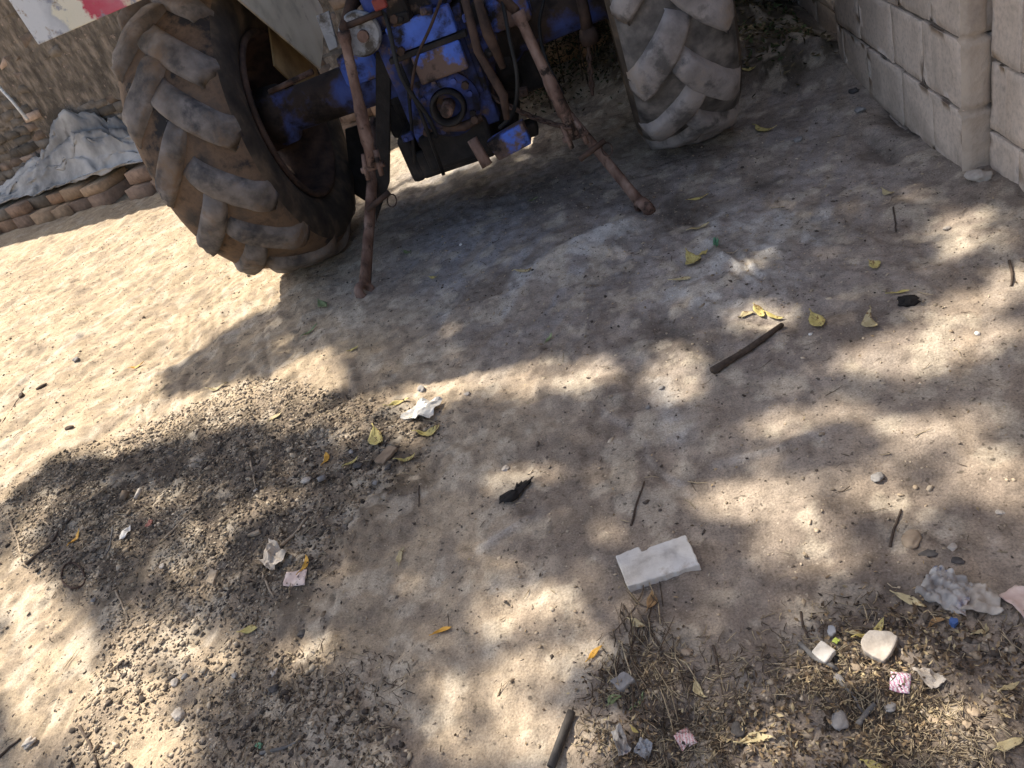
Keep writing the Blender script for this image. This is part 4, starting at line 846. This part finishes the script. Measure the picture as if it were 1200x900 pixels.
def stick(name, pts, r, mat, label, cat='twig', seg=7, lift=0.0, tap=.7, flat=1.0, group=None):
    P3 = []; n = len(pts)
    for i in range(n-1):
        for k in range(3):
            t = k/3; P3.append((pts[i][0]*(1-t)+pts[i+1][0]*t+random.uniform(-.6, .6), pts[i][1]*(1-t)+pts[i+1][1]*t+random.uniform(-.6, .6)))
    P3.append(pts[-1]); w = [gp(*p) for p in P3]
    for q in w: q[2] += r*.7+lift
    m = MB(); m.tube(w, [r*(1-(1-tap)*i/(len(w)-1))*random.uniform(.9, 1.1) for i in range(len(w))], seg, flat=flat)
    o = m.build(name, M[mat], None, True, org=tuple(w[len(w)//2])); return tag(o, label, cat, group)
TG = 'twigs on the dirt'
for pts, r, mt, lb in [
 ([(835, 437), (875, 414), (917, 383)], .011, 'twig', 'thick black stick right of centre with leaves at its upper end'),
 ([(31, 662), (60, 640), (72, 618), (85, 607)], .0055, 'twig', 'curved dark twig along the edge of the gravel patch'),
 ([(193, 632), (210, 616), (229, 596)], .0042, 'paletwig', 'straight pale twig in the dark debris'),
 ([(329, 641), (345, 628), (361, 606)], .005, 'paletwig', 'pale stick rising behind the crumpled dirty paper'),
 ([(308, 672), (315, 688), (321, 701)], .0035, 'paletwig', 'short pale stick below the crumpled dirty paper'),
 ([(938, 756), (955, 772), (982, 786)], .0058, 'greystick', 'curved grey stick below the white tile chip'),
 ([(1006, 851), (1016, 838), (1026, 826)], .0058, 'greystick', 'short thick grey stick in the straw litter'),
 ([(938, 718), (941, 735), (951, 753)], .0025, 'twig', 'thin dark twig above the white tile chip'),
 ([(740, 617), (746, 592), (755, 565)], .003, 'twig', 'thin dark twig above the broken white tile'),
 ([(1043, 642), (1047, 622), (1056, 598)], .003, 'twig', 'thin dark twig left of the grey white stone'),
 ([(94, 852), (106, 872), (116, 900)], .004, 'twig', 'dark twig on the sunny sand at the lower left'),
 ([(0, 888), (12, 877), (25, 866)], .004, 'twig', 'short dark twig at the bottom left edge'),
 ([(294, 540), (297, 556), (300, 572)], .003, 'paletwig', 'short pale twig upright in the upper gravel'),
 ([(306, 884), (330, 878), (353, 870)], .0045, 'greystick', 'grey stick on dark gravel at the lower edge beside green plastic'),
 ([(491, 570), (491, 582), (491, 594)], .0022, 'twig', 'tiny black peg in the middle of the shaded dirt'),
 ([(836, 757), (840, 775), (844, 792)], .003, 'twig', 'dark green twig right of the straw fan'),
 ([(985, 800), (1000, 815), (1012, 838)], .0034, 'greystick', 'bent grey twig left of the short thick stick'),
 ([(1183, 306), (1186, 322), (1185, 336)], .004, 'twig', 'short dark twig near the right edge below the pier'),
 ([(1047, 243), (1049, 258), (1050, 272)], .003, 'twig', 'thin twig standing out in front of the pier'),
 ([(12, 612), (22, 636), (26, 658)], .003, 'paletwig', 'pale bent straw left of the curved dark twig'),
 ([(53, 612), (60, 618), (66, 616)], .003, 'paletwig', 'pale hooked twig above the curved dark twig'),
 ([(728, 800), (738, 765), (748, 735)], .0025, 'twig', 'longest dark straw on the left of the straw fan'),
 ([(762, 738), (782, 775), (792, 812)], .0025, 'twig', 'longest dark straw on the right of the straw fan'),
 ([(132, 618), (130, 640), (122, 655)], .003, 'greystick', 'green grey stalk between the rubber loop and the white scrap'),
 ([(135, 690), (145, 712), (150, 722)], .003, 'paletwig', 'pale twig on the gravel below the rubber loop'),
 ([(0, 500), (20, 470), (28, 455)], .002, 'twig', 'fine dark stalk on sunny sand at the left edge'),
]: stick('twig', pts, r, mt, lb, group=TG)
# length of black hose at the lower edge: hollow
a, b = gp(672, 838), gp(648, 903); a[2] += .012; b[2] += .012; dv = (b-a)/np.linalg.norm(b-a); L = np.linalg.norm(b-a)
m = MB(); m.lathe([(.0055, 0), (.008, 0), (.0085, L*.5), (.008, L), (.0055, L), (.0055, L*.5), (.0055, 0)], a, dv, 18); o = m.build('hose_piece', M['greystone_dark'], None, True, org=tuple(a)); tag(o, 'straight piece of black hose lying at the lower edge', 'hose')
# thin white stick leaning on the wall
p0, p1 = wp(-.90, .55, .03), aty(-6, 99, 6.75); m = MB(); m.tube([aty(32, 140, 6.35), aty(15, 119, 6.45), aty(-12, 90, 6.6)], .014, 8); o = m.build('wooden_stick', M['white'], None, True, org=tuple(aty(32, 140, 6.35))); tag(o, 'thin white stick leaning against the mud brick wall', 'stick')

def stone(name, px, py, sx, mat, label, cat='stone', sy=.75, sz=.45, group='stones on the dirt', lumpy=.5, dz=0):
    c = gp(px, py); d = math.sqrt(c[0]**2+c[1]**2+CH**2); r = sx/2*d/F
    import bmesh
    bm = bmesh.new(); bmesh.ops.create_icosphere(bm, subdivisions=3, radius=1); s0 = random.uniform(0, 99); rz = random.uniform(0, PI)
    for vtx in bm.verts:
        p = vtx.co; k = 1+lumpy*2*(float(fbm(np.array([p.x*1.3+s0]), np.array([p.y*1.3+p.z*1.7-s0]), 300, 3)[0])-.5)+lumpy*.6*(float(fbm(np.array([p.x*4+s0]), np.array([p.y*4+p.z*4]), 310, 2)[0])-.5)
        q = Vector((p.x*k*r*.85, p.y*k*r*sy*.85, p.z*k*r*sz*.8)); vtx.co = Matrix.Rotation(rz, 3, 'Z') @ q
    me = bpy.data.meshes.new(name); bm.to_mesh(me); bm.free(); me.materials.append(M[mat]); me.polygons.foreach_set('use_smooth', [True]*len(me.polygons))
    o = bpy.data.objects.new(name, me); C.objects.link(o); o.location = (c[0], c[1], c[2]+r*sz*.45+dz); return tag(o, label, cat, group)
for px, py, sx, mt, lb in [
 (494, 457, 15, 'greystone', 'round grey stone above the yellow curved leaf'), (548, 462, 9, 'stone', 'small pale stone with a black shadow right of the wrapper'),
 (593, 550, 12, 'stone', 'pale stone right above the black charcoal lump'), (1147, 209, 26, 'stone', 'pale stone at the foot of the block wall pier'),
 (1110, 268, 9, 'stone', 'small pale stone in a sunny patch below the pier'), (1057, 803, 0, 'stone', ''), (1043, 829, 15, 'greystone', 'rounded grey stone below the pink printed sachet'),
 (1028, 560, 17, 'greystone', 'small grey wedge stone in the shade on the right'), (1068, 634, 25, 'tanstone', 'dirty white flat stone beside the black charcoal stain'),
 (1116, 642, 12, 'stone', 'pale stone right of the black charcoal stain'), (90, 422, 10, 'greystone', 'grey stone with a dark shadow on the sunny sand'),
 (205, 801, 13, 'stone', 'pale flat pebble in the lower gravel, larger of two'), (217, 793, 9, 'greystone', 'grey green pebble in the lower gravel, smaller of two'),
 (210, 838, 20, 'stone', 'broad pale stone half buried in the lower gravel'), (35, 871, 15, 'stone', 'pale flat stone on the sand at the lower left'),
 (355, 743, 13, 'darkstone', 'dark wedge stone right of the yellow leaf on gravel'), (321, 789, 14, 'stone', 'round pale stone with dark top on furrowed sand'),
 (322, 808, 14, 'darkstone', 'long dark stone below the round pale stone'), (1172, 601, 9, 'stone', 'little pinkish stone at the right in the shade'),
 (1134, 690, 8, 'stone', 'tiny pale stone behind the crumpled bag'), (1003, 782, 12, 'tanstone', 'small cream stone below the pale flat stone'),
 (1095, 845, 12, 'tanstone', 'rounded tan stone in the lower right litter, left of three'), (1112, 850, 11, 'tanstone', 'rounded tan stone in the lower right litter, middle of three'), (1131, 851, 13, 'tanstone', 'rounded tan stone in the lower right litter, right of three'),
 (1142, 836, 12, 'tanstone', 'pinkish tan stone above the three tan stones'), (984, 846, 24, 'greystone', 'flat grey stone below the bent grey twig'), (983, 797, 16, 'greystone', 'grey stone below the curved grey stick'),
 (700, 778, 0, 'stone', ''), (865, 858, 20, 'darkstone', 'dark grey chip above the large tan leaf'), (806, 765, 14, 'tanstone', 'pale lump in the straw right of the fan'),
 (440, 566, 10, 'greystone', 'pale grey chip at the right end of the debris patch'), (412, 530, 9, 'greystone', 'small grey stone in the dark debris'), (420, 546, 14, 'darkstone', 'dark blue grey stone in the debris beside the wood chip'), (455, 548, 12, 'darkstone', 'dark stone under the brown wood chip'),
 (360, 563, 14, 'stone', 'pale square stone left of the clay ring'), (275, 792, 10, 'greystone', 'grey pebble on dark gravel near the bottom'), (250, 675, 10, 'stone', 'cream stone in the middle of the gravel patch'),
 (190, 664, 9, 'stone', 'whitish stone on the gravel right of the rubber loop'), (110, 704, 8, 'greystone', 'pale grey stone below the rubber loop'), (300, 575, 7, 'stone', 'little pale stone beside the upright pale twig'),
 (950, 392, 6, 'white', 'white fleck of stone left of the pale curled leaf'), (540, 287, 6, 'white', 'small white stone on the grey ash under the tractor'), (1145, 391, 7, 'white', 'small white stone on a sunlit streak at the right'),
 (935, 165, 14, 'greystone', 'grey stone in the dirt behind the right tyre'), (1008, 130, 14, 'greystone', 'round grey stone at the far foot of the block wall'), (898, 85, 26, 'greystone', 'flat grey slab beyond the right tyre'), (1000, 108, 12, 'darkstone', 'dark stone at the far foot of the block wall'),
 (830, 288, 0, 'stone', ''), (98, 238, 14, 'greystone', 'round stone on the dirt below the brick ledge'), (760, 478, 9, 'greystone', 'small grey stone in dappled shade right of centre'), (775, 455, 9, 'greystone', 'small dark grey stone above the dappled shade pebble'),
]:
    if sx and lb: stone('stone', px, py, sx, mt, lb)
stone('charcoal_lump', 604, 577, 32, 'charcoal', 'black charcoal lump in the middle of the yard', 'charcoal', .6, .26, None, 2.2)
stone('charcoal_lump', 1062, 355, 20, 'charcoal', 'black charcoal lump beside a flat yellow leaf', 'charcoal', .7, .45, None, 1.4)
stone('charcoal_lump', 1088, 648, 24, 'darkstone', 'flat black charcoal piece beside the dirty white stone', 'charcoal', .5, .12, None, .6)
stone('charcoal_lump', 1122, 657, 15, 'darkstone', 'smaller flat charcoal piece at the right of the stain', 'charcoal', .6, .12, None, .6)
for q, lb in (((25, 464), 'dark oval dropping on sunny sand at the left, nearer of two'), ((49, 454), 'dark oval dropping on sunny sand at the left, farther of two'), ((82, 502), 'dark dropping on the sunny sand above the gravel')): stone('animal_dropping', q[0], q[1], 13, 'twig', lb, 'dropping', .45, .35, 'animal droppings on the sand', .3)


def scrap(name, q, mat, label, cat, wr=.12, th=.0012, lift=.004, res=9, fold=0.0, group=None):     # crumpled sheet over four ground points
    c = [gp(*p) for p in q]; ctr = sum(c)/4; L = np.linalg.norm(c[1]-c[0]); v = []; s0 = random.uniform(0, 50)
    for i in range(res):
        for j in range(res):
            u, w = i/(res-1), j/(res-1); p = (c[0]*(1-u)+c[1]*u)*(1-w)+(c[3]*(1-u)+c[2]*u)*w
            fq = 1 if res < 20 else 1.9; n1 = float(fbm(np.array([u*3*fq+s0]), np.array([w*3*fq-s0]), 400, 3)[0])-.5; n2 = abs(float(fbm(np.array([u*2.2*fq-s0]), np.array([w*2.2*fq+s0]), 410, 3)[0])-.5)
            z = lift+max(0, wr*L*(1.5*n1+2.2*n2)+.3*wr*L)+fold*L*abs(u-.5); p = p+np.array([n1, n2-.12, 0])*wr*L*.6
            v.append((p[0], p[1], hz(p[0], p[1])+z))
    m = MB(); m.add(v, [(i*res+j, (i+1)*res+j, (i+1)*res+j+1, i*res+j+1) for i in range(res-1) for j in range(res-1)])
    o = m.build(name, M[mat], None, wr < .3, org=tuple(ctr)); sd = o.modifiers.new('t', 'SOLIDIFY'); sd.thickness = th; return tag(o, label, cat, group)
scrap('plastic_wrapper', [(471, 492), (492, 478), (521, 470), (506, 496)], 'plastic', 'milky crumpled plastic wrapper at the edge of the debris', 'wrapper', .3)
scrap('paper_scrap', [(333, 688), (337, 672), (361, 668), (358, 687)], 'pinkpaper', 'flat pinkish paper scrap beside the orange leaf', 'paper', .05)
scrap('crumpled_paper', [(309, 662), (322, 640), (342, 650), (322, 675)], 'greypaper', 'crumpled dirty paper in front of the pale stick', 'paper', .45, res=14)
scrap('paper_scrap', [(141, 635), (146, 622), (156, 618), (152, 631)], 'white', 'bright white paper scrap on the dark gravel', 'paper', .12)
scrap('plastic_scrap', [(171, 619), (176, 611), (181, 612), (179, 618)], 'redscrap', 'faded red scrap on the dark gravel', 'scrap', .2)
scrap('sachet', [(1042, 810), (1044, 789), (1068, 792), (1066, 815)], 'sachet', 'white sachet with pink print in the straw litter', 'sachet', .06)
scrap('sachet', [(790, 864), (806, 853), (818, 872), (800, 882)], 'sachet_rose', 'rose printed sachet lying below the straw fan', 'sachet', .08)
scrap('plastic_bag', [(1072, 700), (1098, 666), (1140, 690), (1132, 726)], 'bag', 'crumpled grey plastic bag with blue print at the right', 'plastic bag', .17, .0012, .004, 40)
scrap('plastic_bag', [(1126, 720), (1138, 686), (1168, 694), (1176, 722)], 'greypaper', 'greyish flattened plastic bag right of the crumpled bag', 'plastic bag', .2, .0012, .004, 18)
scrap('cardboard_scrap', [(1170, 700), (1190, 688), (1214, 700), (1204, 732)], 'pinkpaper', 'tan torn cardboard at the right edge', 'cardboard', .12)
scrap('plastic_shell', [(1068, 786), (1090, 785), (1109, 800), (1092, 812)], 'greypaper', 'dirty curved plastic shell right of the pink sachet', 'plastic', .3, .0015, .004, 12)
scrap('foil', [(745, 884), (752, 866), (766, 876), (762, 894)], 'steelgrey', 'crumpled grey foil at the bottom of the straw fan', 'foil', .4, res=12)
scrap('plastic_scrap', [(837, 294), (836, 284), (842, 282), (843, 291)], 'greenplastic', 'green plastic scrap above the touching yellow leaves', 'scrap', .2)
scrap('plastic_scrap', [(975, 754), (979, 749), (985, 752), (981, 757)], 'lime', 'lime green plastic bit above the white tile chip', 'scrap', .2)
scrap('plastic_scrap', [(300, 876), (303, 871), (309, 873), (306, 879)], 'greenplastic', 'green plastic bit on gravel at the lower edge', 'scrap', .2)
scrap('plastic_scrap', [(728, 890), (720, 862), (731, 857), (741, 884)], 'bag', 'dark twisted plastic strip left of the crumpled foil', 'scrap', .4)
# the broken white tile
def slab(name, q, th, mat, label, cat, dz=.004, tilt=0, seed=1):
    random.seed(seed); c = [gp(*p, ) for p in q]; zz = max(p[2] for p in c)+dz; pts = []
    n = len(c)
    for i in range(n):
        a, b = c[i], c[(i+1) % n]; k = max(2, int(np.linalg.norm(b-a)/.008))
        for t in np.arange(k)/k: 
            p = a+(b-a)*t; pts.append((p[0]+random.uniform(-.0013, .0013), p[1]+random.uniform(-.0013, .0013)))
    ctr = np.mean(np.array(pts), 0); m = MB()
    m.prism(pts, zz-.006, zz+th, lambda a, b, d: (a, b, d+tilt*(b-ctr[1]))); o = m.build(name, M[mat], None, False, .0025, org=(ctr[0], ctr[1], zz)); return tag(o, label, cat)
slab('broken_tile', [(725, 660), (752, 650), (756, 656), (765, 649), (806, 636), (822, 668), (738, 695)], .017, 'tile', 'broken white tile lying in the centre of the foreground', 'tile', .004, .06)
slab('tile_chip', [(951, 768), (963, 755), (981, 768), (968, 780)], .008, 'tile', 'small square white tile chip above the curved grey stick', 'tile chip', .003, 0, 2)
slab('tile_chip', [(716, 801), (733, 789), (746, 800), (728, 813)], .007, 'greystone', 'square grey tile chip in the straw fan', 'tile chip', .003, 0, 3)
slab('stone', [(1009, 757), (1019, 748), (1033, 746), (1045, 744), (1053, 751), (1050, 761), (1045, 770), (1036, 778), (1024, 775), (1014, 768)], .008, 'stone', 'pale flat stone among yellow leaves at the lower right', 'stone', .003, .05, 9)
slab('bottle_cap', [(970, 743), (972, 738), (979, 739), (981, 745), (977, 748), (972, 748)], .006, 'steelgrey', 'small pale bottle cap above the white tile chip', 'cap', .002, 0, 4)
slab('bottle_cap', [(1112, 731), (1115, 727), (1121, 728), (1123, 732), (1119, 736), (1114, 735)], .007, 'blueplastic', 'blue bottle cap below the crumpled bag', 'cap', .002, 0, 5)
slab('wood_chip', [(440, 544), (457, 526), (468, 528), (450, 546)], .006, 'chipwood', 'flat brown wood chip at the right end of the debris', 'wood chip', .004, 0, 6)
slab('wood_chip', [(244, 684), (249, 668), (257, 671), (252, 687)], .006, 'paletwig', 'pale rectangular wood chip on the gravel', 'wood chip', .004, 0, 7)
slab('wood_chip', [(292, 628), (306, 623), (307, 627), (293, 632)], .005, 'paletwig', 'narrow pale wood chip in the upper gravel', 'wood chip', .004, 0, 8)
random.seed(31)
# clay tubes and the rubber loop
def tube_piece(px, py, r, L, ang, tilt, mat, label, name, cat):
    c = gp(px, py); m = MB(); ax = (math.cos(ang)*math.cos(tilt), math.sin(ang)*math.cos(tilt), math.sin(tilt)); m.lathe([(r*.68, 0), (r, 0), (r*1.02, L), (r*.7, L), (r*.68, 0)], (c[0], c[1], c[2]+r*.8), ax, 20)
    o = m.build(name, M[mat], None, True, org=tuple(c)); return tag(o, label, cat)
tube_piece(146, 588, .012, .03, 1.2, .5, 'chipwood', 'short hollow tube with a dark opening on the gravel', 'hollow_tube', 'tube')
tube_piece(160, 586, .007, .036, 1.3, .3, 'stone', 'pale broken tube half right of the hollow tube', 'hollow_tube', 'tube')
tube_piece(380, 566, .0125, .014, 1.9, .9, 'greystone', 'grey clay ring lying on its side in the debris', 'clay_ring', 'ring')
ring = [gp(86+14*math.cos(t)*.75-16*math.sin(t)*.55, 676+14*math.cos(t)*-.55-16*math.sin(t)*.8) for t in np.linspace(0, 2*PI, 29)]
for i, q in enumerate(ring): q[2] += .004+.004*math.sin(i*.45)
m = MB(); m.tube(ring, .0032, 8, cap=False); o = m.build('rubber_loop', M['rustdark'], None, True, org=tuple(gp(86, 676))); tag(o, 'thin dark rubber loop lying on the gravel edge', 'rubber loop')

# ------------------------------------------------------------------ light, sky, camera
sun = bpy.data.lights.new('sun', 'SUN'); sun.energy = 5.0; sun.angle = math.radians(.5); sun.color = (1, .905, .76)
so = bpy.data.objects.new('sun', sun); C.objects.link(so); so.rotation_euler = Vector(LD).to_track_quat('-Z', 'Y').to_euler(); so.location = (-10, 8, 15)
w = bpy.data.worlds.new('World'); S.world = w; w.use_nodes = True; nt = w.node_tree; bg = nt.nodes['Background']; sk = nt.nodes.new('ShaderNodeTexSky')
sk.sky_type = 'NISHITA'; sk.sun_disc = False; sk.sun_elevation = EL; sk.sun_rotation = math.radians(-54); sk.dust_density = 3.5; sk.ozone_density = .9
nt.links.new(sk.outputs[0], bg.inputs[0]); bg.inputs[1].default_value = .118
cam = bpy.data.cameras.new('camera'); cam.sensor_width = 36; cam.lens = F/1200*36; cam.clip_end = 500; cam.clip_start = .02
co = bpy.data.objects.new('camera', cam); C.objects.link(co)
R, D, Fw = B[:, 0], B[:, 1], B[:, 2]
co.matrix_world = Matrix(((R[0], -D[0], -Fw[0], 0), (R[1], -D[1], -Fw[1], 0), (R[2], -D[2], -Fw[2], CH), (0, 0, 0, 1)))
S.camera = co
S.view_settings.view_transform = 'Standard'; S.view_settings.look = 'None'; S.view_settings.gamma = 1; S.view_settings.exposure = 1.0
